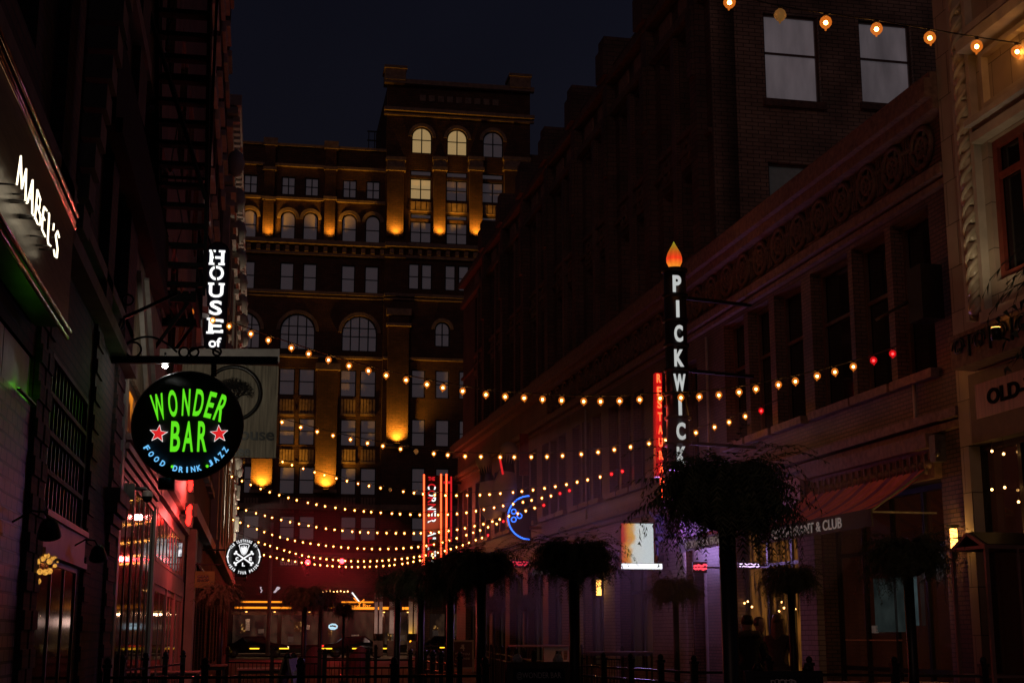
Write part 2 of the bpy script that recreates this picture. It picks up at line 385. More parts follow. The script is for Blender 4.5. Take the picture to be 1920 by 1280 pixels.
def lamp(name, parent, loc, kind, color, watts, size=.05, target=None, angle=60, blend=.6):
    ld = bpy.data.lights.new(name, kind); ld.color = color; ld.energy = watts; ld.shadow_soft_size = size
    if kind == 'SPOT': ld.spot_size = RAD(angle); ld.spot_blend = blend
    o = bpy.data.objects.new(name, ld); COL.objects.link(o); o.location = loc
    if target is not None: o.rotation_euler = (V(target) - V(loc)).to_track_quat('-Z', 'Y').to_euler()
    if parent is not None:
        o.parent = parent; o.location = V(loc) - parent.location
    return o
M_['window_amber'] = glow('amber_lit_transom', (.05, .012, .006), 1.0, (1, .30, .02), 1.3, .5, .62)
M_['amber_pane'] = glow('amber_lit_window', (.03, .008, .004), 1.0, (.6, .17, .02), 1.2, .45, .7, (3, 3, .4))
M_['sign_blue_unlit'] = pm('unlit_blue_bulb', (.03, .10, .3), .2)
M_['sign_red_unlit'] = pm('unlit_red_bulb', (.3, .03, .03), .2)
M_['neon_dull_red'] = glow('dull_red_neon', (.75, .015, .02), .9)
M_['red_lit_case'] = pm('red_lit_case', (.3, .02, .02), .4, em=(1, .01, .012), es=.35)
M_['pin_white'] = pm('dirty_white_pin', (.5, .40, .36), .45, var=.2, scale=2)
M_['awn_orange'] = pm('faded_orange_canvas', (.74, .22, .18), .8, var=.2)
M_['awn_purple'] = pm('purple_canvas', (.30, .09, .30), .8, var=.2)
M_['awn_rose'] = pm('rose_canvas', (.72, .2, .28), .8, var=.2)
M_['white_letter'] = pm('white_painted_letters', (.8, .78, .72), .6, var=.3, em=(1, .85, .75), es=.12)  # slight glow put in so the painted letters look lit
M_['porch_metal'] = pm('rosy_steel_frame', (.26, .17, .16), .4, .4, var=.2)
M_['bulb_soft'] = glow('soft_warm_bulb', (1, .5, .15), 8)
def _clear():
    m = bpy.data.materials.new('clear_glass'); m.use_nodes = True; nt = m.node_tree; nt.nodes.clear()
    t = nt.nodes.new('ShaderNodeBsdfTransparent'); t.inputs[0].default_value = (.75, .72, .7, 1); g = nt.nodes.new('ShaderNodeBsdfGlossy'); g.inputs['Roughness'].default_value = .03
    f = nt.nodes.new('ShaderNodeFresnel'); f.inputs[0].default_value = 1.5; x = nt.nodes.new('ShaderNodeMixShader'); o = nt.nodes.new('ShaderNodeOutputMaterial')
    nt.links.new(f.outputs[0], x.inputs[0]); nt.links.new(t.outputs[0], x.inputs[1]); nt.links.new(g.outputs[0], x.inputs[2]); nt.links.new(x.outputs[0], o.inputs[0]); return m
M_['clear_glass'] = _clear()
def _flame():
    m = bpy.data.materials.new('flame_shaped_lamp'); m.use_nodes = True; nt = m.node_tree; nt.nodes.clear()
    t = nt.nodes.new('ShaderNodeTexCoord'); s = nt.nodes.new('ShaderNodeSeparateXYZ'); r = nt.nodes.new('ShaderNodeValToRGB'); n = nt.nodes.new('ShaderNodeTexNoise'); mp = nt.nodes.new('ShaderNodeMapping')
    e = nt.nodes.new('ShaderNodeEmission'); o = nt.nodes.new('ShaderNodeOutputMaterial'); mx = nt.nodes.new('ShaderNodeMix'); mx.data_type = 'RGBA'; mx.blend_type = 'MULTIPLY'; mx.inputs['Factor'].default_value = .6
    nt.links.new(t.outputs['Generated'], s.inputs[0]); nt.links.new(s.outputs['Z'], r.inputs[0])
    for i, (p, c) in enumerate(((0, (1, .35, .03)), (.16, (1, .24, .02)), (.36, (.95, .045, .012)), (.6, (.55, .10, .01)), (1, (.26, .30, .02)))):
        el = r.color_ramp.elements[i] if i < 2 else r.color_ramp.elements.new(p); el.position = p; el.color = c + (1,)
    mp.inputs['Scale'].default_value = (14, 14, 1.2); n.inputs['Scale'].default_value = 1; nt.links.new(t.outputs['Object'], mp.inputs[0]); nt.links.new(mp.outputs[0], n.inputs['Vector'])
    nt.links.new(r.outputs[0], mx.inputs['A']); nt.links.new(n.outputs['Fac'], mx.inputs['B']); nt.links.new(mx.outputs['Result'], e.inputs[0]); e.inputs[1].default_value = 1.25; nt.links.new(e.outputs[0], o.inputs[0]); return m
M_['flame'] = _flame()
def _screen():
    m = bpy.data.materials.new('video_picture'); m.use_nodes = True; nt = m.node_tree; nt.nodes.clear()
    t = nt.nodes.new('ShaderNodeTexCoord'); s = nt.nodes.new('ShaderNodeSeparateXYZ'); n = nt.nodes.new('ShaderNodeTexNoise'); n.inputs['Scale'].default_value = 2.6; a = nt.nodes.new('ShaderNodeMath'); a.operation = 'MULTIPLY_ADD'; a.inputs[1].default_value = .55
    r = nt.nodes.new('ShaderNodeValToRGB'); e = nt.nodes.new('ShaderNodeEmission'); o = nt.nodes.new('ShaderNodeOutputMaterial')
    nt.links.new(t.outputs['Generated'], s.inputs[0]); nt.links.new(t.outputs['Object'], n.inputs['Vector']); nt.links.new(n.outputs['Fac'], a.inputs[0]); nt.links.new(s.outputs['X'], a.inputs[2]); nt.links.new(a.outputs[0], r.inputs[0])
    for i, (p, c) in enumerate(((.30, (.55, .04, .02)), (.44, (.85, .26, .02)), (.56, (.9, .45, .08)), (.66, (.9, .92, .85)), (1.0, (.86, .95, .95)))):
        el = r.color_ramp.elements[i] if i < 2 else r.color_ramp.elements.new(p); el.position = p; el.color = c + (1,)
    nt.links.new(r.outputs[0], e.inputs[0]); e.inputs[1].default_value = .75; nt.links.new(e.outputs[0], o.inputs[0]); return m
M_['screen'] = _screen()
M_['rail_metal'] = pm('worn_black_rail', (.05, .04, .04), .25, .6, var=.3, scale=12)
M_['tub_pink'] = pm('pink_vinyl', (.45, .16, .20), .25, var=.15)
M_['chalk'] = pm('chalk', (.88, .84, .8), .9, var=.35, scale=30)
M_['board_wood'] = pm('dark_board_wood', (.10, .065, .045), .6, var=.4, scale=6, stretch=(6, 6, .6))
M_['board_red'] = pm('dark_wine_board', (.09, .035, .04), .5, var=.2)
M_['white_wood'] = pm('white_painted_wood', (.8, .72, .7), .5, var=.12)
M_['signal_red'] = glow('red_signal_lens', (1, .012, .016), 45)
M_['lens_dark'] = pm('unlit_signal_lens', (.03, .03, .02), .2)
M_['car_paint'] = pm('dark_car_paint', (.03, .025, .025), .2, .3, var=.1)
M_['headlight'] = glow('headlight', (1, .8, .45), 3)
M_['tail'] = glow('tail_light', (1, .03, .02), 1.5)
M_['amber_light'] = glow('amber_dash_glow', (1, .5, .02), 2.2)
M_['skin'] = pm('skin', (.5, .32, .25), .5, var=.08)
M_['coat_black'] = pm('black_coat', (.018, .016, .018), .85, var=.3, scale=20)
M_['coat_grey'] = pm('grey_coat', (.06, .05, .055), .85, var=.3, scale=20)
M_['coat_brown'] = pm('quilted_brown_coat', (.09, .065, .055), .7, var=.3, scale=12, stretch=(1, 1, 4))
M_['hair_dark'] = pm('dark_hair', (.02, .014, .011), .5, var=.4, scale=30)
M_['hair_brown'] = pm('brown_hair', (.06, .035, .022), .5, var=.4, scale=30)
M_['hair_fair'] = pm('fair_hair', (.3, .21, .12), .5, var=.4, scale=30)
M_['fur'] = pm('grey_brown_fur', (.12, .095, .075), .95, var=.5, scale=60)
M_['sign_white_soft'] = glow('soft_white_letters', (.9, .9, .92), 1.15)
M_['road_concrete'] = pm('worn_concrete_road', (.30, .27, .25), .6, var=.25, scale=.6, bump=.1)
M_['display_pale'] = pm('pale_window_display', (.4, .33, .3), .6, var=.4, scale=8, em=(1, .75, .6), es=.035)
M_['display_warm'] = glow('warm_window_display', (.02, .008, .003), 1.0, (.8, .42, .12), 5, .55, .75)
M_['sign_black'] = pm('matt_black_sign_face', (.012, .012, .011), .65, 0, var=.2)
M_['matt_black'] = pm('matt_black_letters', (.01, .009, .009), .9, 0, var=.1, spec=.1)
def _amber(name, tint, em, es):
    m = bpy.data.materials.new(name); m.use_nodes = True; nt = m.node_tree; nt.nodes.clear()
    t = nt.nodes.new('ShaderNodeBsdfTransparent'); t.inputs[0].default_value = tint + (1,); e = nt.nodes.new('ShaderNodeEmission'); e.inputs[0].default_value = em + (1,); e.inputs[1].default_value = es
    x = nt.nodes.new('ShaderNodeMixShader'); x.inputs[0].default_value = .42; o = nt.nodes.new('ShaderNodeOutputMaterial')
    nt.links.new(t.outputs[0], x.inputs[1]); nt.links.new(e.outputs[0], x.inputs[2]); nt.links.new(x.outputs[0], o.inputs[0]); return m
M_['amber_glass'] = _amber('amber_halo_glass', (1, .78, .45), (1, .25, .03), .85)  # glow in an oversized glass stands in for the bulb's halo
M_['red_glass'] = _amber('red_halo_glass', (1, .2, .2), (1, .015, .02), .8)
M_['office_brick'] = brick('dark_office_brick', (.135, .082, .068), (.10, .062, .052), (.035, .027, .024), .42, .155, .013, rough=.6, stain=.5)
M_['dark_terracotta'] = pm('dull_terracotta', (.12, .075, .06), .7, var=.4, scale=9, bump=.5)  # darker tone of the carved terracotta
M_['pale_board'] = pm('pale_stained_name_board', (.74, .52, .46), .6, var=.2, scale=3, stretch=(1, 6, .6))
M_['inner_teal'] = glow('dim_inner_room', (.005, .0065, .0065), 1.0, (.014, .018, .017), 3, .3, .7)
M_['inner_teal_bright'] = glow('dim_teal_strip', (.03, .045, .048), 1.0, (.012, .016, .018), 3)
M_['display_red'] = pm('red_curtain', (.2, .05, .03), .7, var=.4, scale=6, em=(1, .22, .1), es=.02, stretch=(1, 6, .5))
M_['iron'] = pm('flat_black_iron', (.014, .013, .013), .85, 0, var=.4, scale=10, spec=.12)
# ================================================================== ground
g = MB(); g.face([(-400, -60, 0), (400, -60, 0), (400, 700, 0), (-400, 700, 0)]); struct(g.build('ground', M_['asphalt']))
g = MB(); g.box(-1.7, 12.4, -8, 92, .0, .006); struct(g.build('street', M_['paving']))
g = MB(); g.box(-200, 200, 93.5, 109.5, .0, .010); struct(g.build('avenue_road', M_['road_concrete']))
g = MB(); g.box(-200, 200, 109.5, 115.2, .0, .15); struct(g.build('far_pavement', M_['concrete']))
g = MB(); g.box(-200, -1.75, 88.8, 93.5, .0, .15); g.box(9.6, 200, 88.8, 93.5, .0, .15); struct(g.build('near_pavement', M_['concrete']))
g = MB()
for i in range(24): g.box(-70 + i * 7, -67 + i * 7, 101.4, 101.55, .010, .014)
struct(g.build('road_marking', M_['pale_stone']))

# ================================================================== building across the avenue
def fz(u, v): return at_y(u, v, FY).z
def fx(u, v): return at_y(u, v, FY).x
FB = thing('brick_hotel', 'tall dark red brick building across the end of the street with orange lit piers', 'building', (10, FY, 0))
XL, XT0, XT1, XR = -12.0, fx(722, 400), fx(992, 250), 34.0
ZW, ZT = fz(540, 275), fz(850, 165)
ZG = 5.2
colL = [(u - 14, u + 14) for u in (467, 540, 582, 655, 699)]
def colx(u0, u1, v): return fx(u0, v), fx(u1, v)
opsL = []; winsL = []
def addw(store, s0, s1, z0, z1, **k): store.append((s0, s1, z0, z1, k))
wl = []; wt = []
for u in (396, 467, 540, 582, 655, 699):
    a, b = colx(u - 14, u + 14, 425); addw(wl, a, b, fz(540, 450), fz(540, 396), arch=True, kind='curtain_dim', rows=(.48,))
for u in (400, 470, 541, 585, 656, 700):
    a, b = colx(u - 13, u + 13, 348); addw(wl, a, b, fz(541, 365), fz(541, 331), kind='curtain_dim', rows=(.5,), cols=2)
for u in (395, 465, 538, 581, 653, 697):
    a, b = colx(u - 13, u + 13, 518); addw(wl, a, b, fz(540, 544), fz(540, 492), kind='curtain_dim', rows=(.5,))
for u in (455, 558, 674):
    a, b = colx(u - 33, u + 33, 620); addw(wl, a, b, fz(558, 655), fz(558, 588), arch=True, kind='curtain_dim', rows=(.42, .66), cols=4)
for vt, vb in ((690, 741), (783, 834), (874, 926), (966, 1012)):
    for u in (434, 471, 538, 575, 653, 690):
        a, b = colx(u - 15, u + 15, (vt + vb) / 2); addw(wl, a, b, fz(560, vb), fz(560, vt), kind='curtain_dim', rows=(.52,))
lit = {790: 'window_yellow', 856: 'window_yellow', 923: 'curtain_dim'}
for u in (790, 856, 923):
    a, b = colx(u - 19, u + 19, 268); addw(wt, a, b, fz(790, 291), fz(790, 242), arch=True, kind=lit[u], rows=(.52,), cols=2)
for k, u in enumerate((788, 855, 922)):
    a, b = colx(u - 20, u + 20, 350); addw(wt, a, b, fz(790, 377), fz(790, 338), kind='window_yellow' if k == 0 else 'curtain_dim', rows=(.5,), cols=2)
    addw(wt, a, b, fz(790, 333), fz(790, 322), kind='curtain_dim', rows=(), cols=1)
    a, b = colx(u - 20, u + 20, 435); addw(wt, a, b, fz(790, 458), fz(790, 418), kind='curtain_dim', rows=(.5,), cols=2)
    addw(wt, a, b, fz(790, 413), fz(790, 403), kind='curtain_dim', rows=(), cols=1)
for u in (775, 799, 843, 868, 912, 936):
    a, b = colx(u - 10, u + 10, 520); addw(wt, a, b, fz(790, 545), fz(790, 497), kind='curtain_dim', rows=(.5,))
a, b = colx(814, 842, 630); addw(wt, a, b, fz(830, 652), fz(830, 606), arch=True, kind='curtain_dim', rows=(.5,), cols=2)
for vt, vb in ((695, 748), (787, 838), (878, 930), (970, 1016)):
    for u in (783, 828, 872): 
        a, b = colx(u - 13, u + 13, (vt + vb) / 2); addw(wt, a, b, fz(800, vb), fz(800, vt), kind='curtain_dim', rows=(.5,))
# every wall face with its openings
def FT(s, o, z): return FM(s, o + .45, z)
mb = MB()
wall(mb, FM, XL, XT0, ZG, ZW, [(a, b, c, d) + (('arch',) if k.get('arch') else ()) for a, b, c, d, k in wl])
wall(mb, FT, XT0, XT1, ZG, ZT, [(a, b, c, d) + (('arch',) if k.get('arch') else ()) for a, b, c, d, k in wt], back=1.0)
wall(mb, FM, XT1, XR, ZG, fz(1030, 292), [])
mb.box(XL, XR, FY + .62, FY + 16, 0, ZW - .3); mb.box(XT0, XT1, FY + .60, FY + 12, ZW - .3, ZT - .3)
mb.build('wall', M_['far_brick'], FB)
for M, ws in ((FM, wl), (FT, wt)):
    for a, b, c, d, k in ws:
        window(FB, M, a, b, c, d, inset=.16, cols=k.get('cols', 1), rows=k.get('rows', (.5,)), fm='dark_frame' if False else 'black_metal', pmz=k['kind'], fw=.09, arch=k.get('arch', False))
# piers, with their capitals
PU = [(503, 8, 335, 447), (618, 9, 340, 449)]
cp = MB()
def pier(M, u0, u1, vtop, vbot, out, vm=None):
    vm = vm or (vtop + vbot) / 2; a, b = fx(u0, vm), fx(u1, vm); each('pier', M_['far_brick'], FB, [(a, b, .002, out, fz((u0 + u1) / 2, vbot), fz((u0 + u1) / 2, vtop))], M); return a, b
for u in (503, 618):
    a, b = pier(FM, u - 10, u + 10, 268, 455, .35, 400)
    for v in (318, 374): cp.mbox(FM, a - .12, b + .12, 0, .47, fz(u, v) - .14, fz(u, v) + .14)
    cp.mbox(FM, a - .15, b + .15, -.3, .5, ZW - .1, ZW + .55)
for u0, u1 in ((724, 755), (811, 833), (878, 902), (943, 989)):
    a, b = pier(FT, u0, u1, 300, 447, .4, 390)
    for v in (303, 322): cp.mbox(FT, a - .14, b + .14, 0, .55, fz(u0, v) - .16, fz(u0, v) + .16)
    cp.mbox(FT, a - .05, b + .05, 0, .48, fz(u0, 320), fz(u0, 305))
for u0, u1, vt, vb in ((472, 511, 690, 918), (591, 630, 690, 918), (722, 762, 590, 835)):
    M = FT if u0 > 715 else FM
    a, b = pier(M, u0, u1, vt, vb, .4, 850)
    cp.mbox(M, a - .15, b + .15, 0, .6, fz(u0, vt) - .2, fz(u0, vt) + .35); cp.mbox(M, a - .1, b + .1, 0, .55, fz(u0, vb) - .25, fz(u0, vb))
    if u0 > 715: cp.mbox(M, a - .15, b + .15, 0, .6, fz(u0, 612) - .12, fz(u0, 612) + .12)
for v, th, o in ((312, .22, .3), (374, .2, .3), (456, .35, .75), (476, .22, .35), (549, .25, .4), (556, .12, .25), (668, .2, .3), (950, .45, .5), (1040, .4, .45)):
    z = fz(560, v); cp.mbox(FM, XL, XT0 - .01, 0, o, z - th / 2, z + th / 2)
    if v > 440: cp.mbox(FT, XT0, XT1 + .3, 0, o, z - th / 2, z + th / 2)
for v, th, o in ((218, .3, .6), (226, .15, .35), (166, .4, .5)):
    z = fz(850, v); cp.mbox(FT, XT0 - .3, XT1 + .3, 0, o, z - th / 2, z + th / 2)
for u in (740, 972):
    a, b = colx(u - 19, u + 19, 152); cp.mbox(FT, a, b, -1.4, .6, ZT, ZT + 1.0); cp.mbox(FT, a - .1, b + .1, -1.5, .72, ZT + 1.0, ZT + 1.25)
cp.mbox(FM, XL, XT0, -.5, .25, ZW, ZW + .2)
s = XL
while s < XT1 - .4:                                  # dentils below the main cornice
    M = FM if s < XT0 else FT
    z = fz(560, 466); cp.mbox(M, s, s + .32, .01, .5, z - .3, z + .12); s += .78
cp.build('cornice', M_['stone'], FB)
# carved spandrel panels between storeys
for v0, v1 in ((746, 778), (840, 868), (930, 960)):
    for u in (434, 471, 538, 575, 653, 690):
        sp = MB(); a, b = colx(u - 14, u + 14, v0); z0, z1 = fz(u, v1), fz(u, v0)
        for i in range(5): sp.mbox(FM, a + (b - a) * i / 5 + .03, a + (b - a) * (i + 1) / 5 - .03, .004, .07, z0 + .1, z1 - .1)
        sp.mbox(FM, a, b, .003, .10, z0 - .05, z0 + .115); sp.build('spandrel', M_['stone'], FB)
for u in (788, 855, 922):
    a, b = colx(u - 20, u + 20, 390)
    sp = MB()
    for v0, v1 in ((380, 400),):
        for i in range(4): sp.mbox(FT, a + (b - a) * i / 4 + .04, a + (b - a) * (i + 1) / 4 - .04, .004, .08, fz(790, v1) + .08, fz(790, v0) - .08)
    sp.mbox(FT, a, b, .003, .1, fz(790, 400), fz(790, 400) + .1); sp.build('spandrel', M_['stone'], FB)
# arch rings
for M, ws in ((FM, wl), (FT, wt)):
    for a, b, c, d, k in ws:
        if k.get('arch'):
            r = (b - a) / 2; cx = (a + b) / 2; n = 12; ar = MB()
            for i in range(n):
                t0, t1 = math.pi * i / n, math.pi * (i + 1) / n
                ar.poly([(cx + q * math.cos(t), d - r + q * math.sin(t)) for q, t in ((r + .02, t0), (r + .3, t0), (r + .3, t1), (r + .02, t1))], M, .003, .16)
            ar.build('arch_ring', M_['stone'], FB)
# roof rail beside the tower
rr = MB()
for i in range(5): rr.mbox(FM, fx(692, 255) + i * .5, fx(692, 255) + i * .5 + .07, -.8, -.73, ZW, fz(700, 240))
for v in (241, 258): rr.mbox(FM, fx(690, v), fx(716, v), -.82, -.72, fz(700, v) - .05, fz(700, v) + .05)
rr.build('roof_rail', M_['black_metal'], FB)
# frieze marks in the tower's parapet
fr = MB()
for i in range(9): fr.mbox(FT, fx(786 + i * 17, 192), fx(797 + i * 17, 192), .003, .06, fz(850, 197), fz(850, 186))
fr.build('frieze_panel', M_['stone'], FB)
# street level: shop front
for u0, u1, v0, v1 in ((436, 520, 1152, 1208), (528, 600, 1152, 1208), (606, 700, 1146, 1208), (722, 764, 1146, 1208), (806, 834, 1150, 1196), (850, 880, 1150, 1196), (886, 960, 1140, 1205)):
    a, b = colx(u0, u1, 1180); each('shop_window', M_['cafe_pane'], FB, [(a, b, -.3, -.26, fz(u0, v1), fz(u0, v0))], FM)
    random.seed(u0)
    for k in range(3): q = random.uniform(a, b - .9); zz = random.uniform(.7, 2.2); each('window_display', M_[('display_pale', 'display_warm', 'blind_dark')[k]], FB, [(q, q + random.uniform(.2, .8), -.259, -.23, zz, zz + random.uniform(.3, 1.0))], FM)
sf = MB(); sf.box(XL, XR, FY + .05, FY + .3, ZG - .6, ZG); sf.box(XL, XR, FY - .06, FY + .3, 0.15, .55)
for u in (430, 524, 603, 715, 768, 845, 884): a, b = colx(u - 3, u + 3, 1180); sf.mbox(FM, a, b, -.3, .05, .55, ZG - .6)
sf.build('shop_front', M_['black_paint'], FB)
cn = MB(); a, b = colx(436, 790, 1140); cn.box(a, b, FY - 1.2, FY - .07, fz(540, 1146), fz(540, 1128)); cb = cn.build('canopy', M_['black_paint'], FB)
for u in (462, 515, 580, 655, 720, 765):
    q = at_y(u, 1147, FY - .7); dl = MB(); dl.cyl(V((q.x, FY - .65, fz(540, 1146) - .06)), V((q.x, FY - .65, fz(540, 1146) - .005)), .07, 8); dl.build('added_downlight', M_['lamp_warm'], cb); lamp('added_canopy_light', FB, V((q.x, FY - .75, fz(540, 1146) - .25)), 'POINT', (1, .55, .3), 26, .08)  # lights added under the canopy to brighten the shop front
st = MB()
for u0, u1, v0, v1 in ((450, 528, 1127, 1130), (440, 546, 1137.5, 1141), (638, 702, 1137.5, 1142), (702, 736, 1137, 1142), (754, 768, 1137, 1142), (640, 700, 1127, 1129.5)):
    a, b = fx(u0, 1140) * .99, fx(u1, 1140) * .99; st.box(a, b, FY - 1.26, FY - 1.2, fz(540, v1), fz(540, v0))
st.build('light_strip', M_['strip_orange'], FB)
lt = MB()
put(lt, 'Chocolate', at_y(645, 1135.5, FY - 1.3), (1, 0, 0), (0, 0, 1), 2.5, .34, .03); put(lt, 'Bar', at_y(688, 1135, FY - 1.3), (1, 0, 0), (0, 0, 1), .62, .36, .03)
lt.tube([at_y(674, 1139, FY - 1.3), at_y(674, 1131, FY - 1.3), at_y(663, 1120, FY - 1.3)], .05, 6); lt.tube([at_y(674, 1131, FY - 1.3), at_y(683, 1123, FY - 1.3)], .05, 6)
lt.build('lettering', M_['strip_orange'], FB)
# floodlights at the foot of each lit pier
def flood(u, v, o, watts, tgt_up, spread=34, M=FM, out=.62):
    a = fx(u, v); z = fz(u, v); p = M(a, out, z)
    t = thing('floodlight', FL[(u, v)], 'floodlight', p, 'floodlights washing the brick piers')
    b = MB(); b.obox((0, -.02, -.1), .5, .22, .16); b.obox((0, .2, -.15), .08, .3, .06); b.build('housing', M_['black_metal'], t, True)
    b = MB(); b.obox((0, -.01, -.012), .42, .16, .012); b.build('lens', M_['strip_orange'], t, True)
    lamp('flood_beam', t, p + V((0, 0, .06)), 'SPOT', (1, .42, .028), watts, .15, M(a, .36, z + tgt_up), 136, 1.0)
FL = {(503, 447): 'small floodlight at the foot of the first lit pier on the upper wing', (618, 449): 'small floodlight at the foot of the second lit pier on the upper wing',
      (740, 449): 'floodlight at the foot of the widest lit pier at the tower corner', (822, 449): 'floodlight at the foot of the lit pier between the first two tower windows',
      (890, 450): 'floodlight at the foot of the lit pier before the last tower windows', (491, 917): 'floodlight below the lit pier behind the wooden tavern sign',
      (610, 918): 'floodlight below the tall lit lower pier above the red traffic lights', (742, 834): 'floodlight below the lit lower pier over the neon bowling sign'}
for (u, v), w in (((503, 447), 420), ((618, 449), 420), ((740, 449), 650), ((822, 449), 650), ((890, 450), 560), ((491, 917), 1900), ((610, 918), 1900), ((742, 834), 1700)):
    tower = u > 715
    flood(u, v, .4, w * 1.25, 5.0, 62, FT if tower else FM, .8)
# columns on the far corner and the small lit signs across the avenue
for i, (u, v0, v1, wpx, lit, lab) in enumerate(((704, 1126, 1206, 6, 0, 'pale fluted column beside the orange lit shop strip, standing left of its twin'), (713, 1126, 1206, 6, 0, 'pale fluted column whose twin stands close at its left'),
        (735, 1142, 1210, 11, 0, 'pale square column between the twin columns and the yellow lit column'), (769, 1126, 1216, 7, 1, 'slim column lit bright yellow from its foot'), (780, 1130, 1216, 9, 0, 'pale pink square column just right of the yellow lit column'))):
    y = 95.5; p = at_y(u, v1, y); q = at_y(u, v0, y); t = thing('column', lab, 'column', (p.x, y, .15), 'columns on the far corner'); w = wpx * y / FPX
    b = MB(); b.obox((0, 0, (q.z + .95 - .15) / 2 + .5), w, w, q.z - 1.1); b.build('shaft', M_['pale_stone'], t, True)
    if not lit: lamp('hidden_wash', t, (p.x - .1, y - 1.4, 2.3), 'POINT', (1, .62, .52), 9, .3)  # hidden light without a fixture, added to brighten the pale column
    if lit: lamp('column_beam', t, (p.x, y - w * .5 - .12, 1.05), 'SPOT', (1, .52, .02), 150, .05, (p.x, y - w * .3, 3.2), 70, 1.0)
    b = MB(); b.obox((0, 0, .5), w * 1.6, w * 1.6, 1.0); b.obox((0, 0, q.z - .1), w * 1.3, w * 1.3, .2); b.build('plinth', M_['brown_wood'], t, True)

# ================================================================== right side: low brick front running down the street
PB = thing('brick_shop_row', 'two storey brown glazed brick shop row with a carved rosette frieze and awnings', 'building', RM(23.4, 0, 0))
def rs(u, v=900, o=0): return at_r(u, v, o)[0]
S0 = rs(1812, 1014, .18) + .02; SC1 = 33.9; S1 = 72.0
ZL, ZSILL, ZHEAD, ZTOP = 5.1, 6.0, 8.95, 11.05
up = []
for u0, u1 in ((1752, 1678), (1667, 1602), (1594, 1522), (1504, 1452), (1442, 1402), (1394, 1356)):
    up.append((rs(u0, 600), rs(u1, 600), ZSILL, ZHEAD))
s = SC1 + 1.0
while s < S1 - 2.2:
    for k in range(3): up.append((s + k * 1.35, s + k * 1.35 + 1.1, ZSILL - .2, ZHEAD - .4))
    s += 4.7
low = [(rs(1777, 1100), rs(1548, 1100), .35, 4.1), (rs(1512, 1100), rs(1378, 1100), .35, 4.1), (rs(1326, 1100), rs(1302, 1100), .05, 3.3), (rs(1228, 1100), rs(1166, 1100), .5, 3.6), (rs(1140, 1100), rs(1096, 1100), .5, 3.6)]
s = rs(1060, 1100)
while s < S1 - 3: low.append((s, s + 2.6, .4, 3.9)); s += 3.5
mb = MB(); wall(mb, RM, S0, S1, 0, ZTOP - .35, up + low, depth=.35, back=.7)
mb.mbox(RM, S0 + .02, S1 - .02, -9, -.71, 0, ZTOP - .4)
mb.build('wall', M_['tan_brick'], PB)
for i, (a, b, c, d) in enumerate(up): window(PB, RM, a, b, c, d, inset=.28, cols=1, rows=(.62,), fm='brown_frame', pmz='glass', fw=.09)
lowm = ['bar_pane', 'warm_pane', 'door_pane', 'shop_pane', 'shop_pane'] + ['shop_pane'] * 30
for i, (a, b, c, d) in enumerate(low):
    if i == 2: continue
    window(PB, RM, a, b, c, d, inset=.3, cols=4 if i == 0 else 3, rows=(.72,) if i else (.14, .72), fm='black_metal', pmz=lowm[i], fw=.10, name='shop_window')
a, b = low[2][:2]
dr = MB(); dr.mbox(RM, a + .05, b - .05, -.3, -.24, .06, 3.2); d0 = dr.build('door', M_['pale_metal'], PB)
dr = MB(); dr.tube([RM(a + .2, -.16, .9), RM(a + .2, -.16, 1.4)], .02, 6); dr.bar(RM(a + .2, -.24, 1.0), RM(a + .2, -.16, 1.0), .03); dr.bar(RM(a + .2, -.24, 1.3), RM(a + .2, -.16, 1.3), .03); dr.build('handle', M_['black_metal'], d0)
tr = MB()
for z, h, o in ((ZTOP - .3, .35, .42), (ZTOP - .58, .2, .28), (9.32, .18, .22), (9.12, .10, .12), (ZL + .02, .16, .22), (ZL - .16, .12, .12)):
    tr.mbox(RM, S0, S1, .002, o, z - h / 2, z + h / 2)
tr.mbox(RM, S0, S1, -.7, .3, ZTOP - .13, ZTOP)
for a, b, c, d in up:
    tr.mbox(RM, a - .06, b + .06, .003, .16, c - .16, c - .001)
tr.build('cornice', M_['terracotta'], PB)
# carved frieze: rosettes in rings with leaf bars between them
fz_ = MB(); s = S0 + .9
while s < 52:
    for z in (9.98,):
        M0 = RM(s, .03, z); n = 14
        for rr_, th in ((.36, .06), (.18, .05)):
            fz_.tube([RM(s + rr_ * math.cos(2 * math.pi * i / n), .045, z + rr_ * math.sin(2 * math.pi * i / n)) for i in range(n)], th, 5, closed=True)
        for k in range(6):
            t = 2 * math.pi * k / 6; fz_.bar(RM(s, .03, z), RM(s + .33 * math.cos(t), .05, z + .33 * math.sin(t)), .07, .05)
    for k in (-1, 0, 1):
        fz_.mbox(RM, s + .55 + k * .1 - .025, s + .55 + k * .1 + .025, .003, .06, 9.62, 10.34); fz_.ball(RM(s + .55 + k * .1,   .05, 10.08), .06, 6)
    s += 1.1
fz_.build('frieze', M_['dark_terracotta'], PB)
# storefront lintel with carved band above the striped awning, dark signboard band
lb = MB(); lb.mbox(RM, rs(1777, 1100) - .05, rs(1548, 1100) + .1, .003, .14, 4.12, 4.8); lb.mbox(RM, rs(1777, 1100) - .1, rs(1540, 1100) + .15, .003, .3, 4.62, 4.86)
s = rs(1777, 1100)
while s < rs(1548, 1100):
    lb.ball(RM(s + .1, .15, 4.36), .075, 6); lb.mbox(RM, s + .19, s + .23, .14, .19, 4.2, 4.55); s += .26
lb.build('carved_band', M_['terracotta'], PB)
pk = MB(); pk.mbox(RM, rs(1505, 840), rs(1405, 840), .003, .1, 4.0, 4.75); pk.build('sign_panel', M_['rose_tone'], PB)
each('pale_pier', M_['white_brick'], PB, [(rs(u0, 1150), rs(u1, 1150), .003, .16, 0, 4.0) for u0, u1 in ((1300, 1234), (1163, 1142), (1094, 1062), (1546, 1514))], RM)
cd = MB()
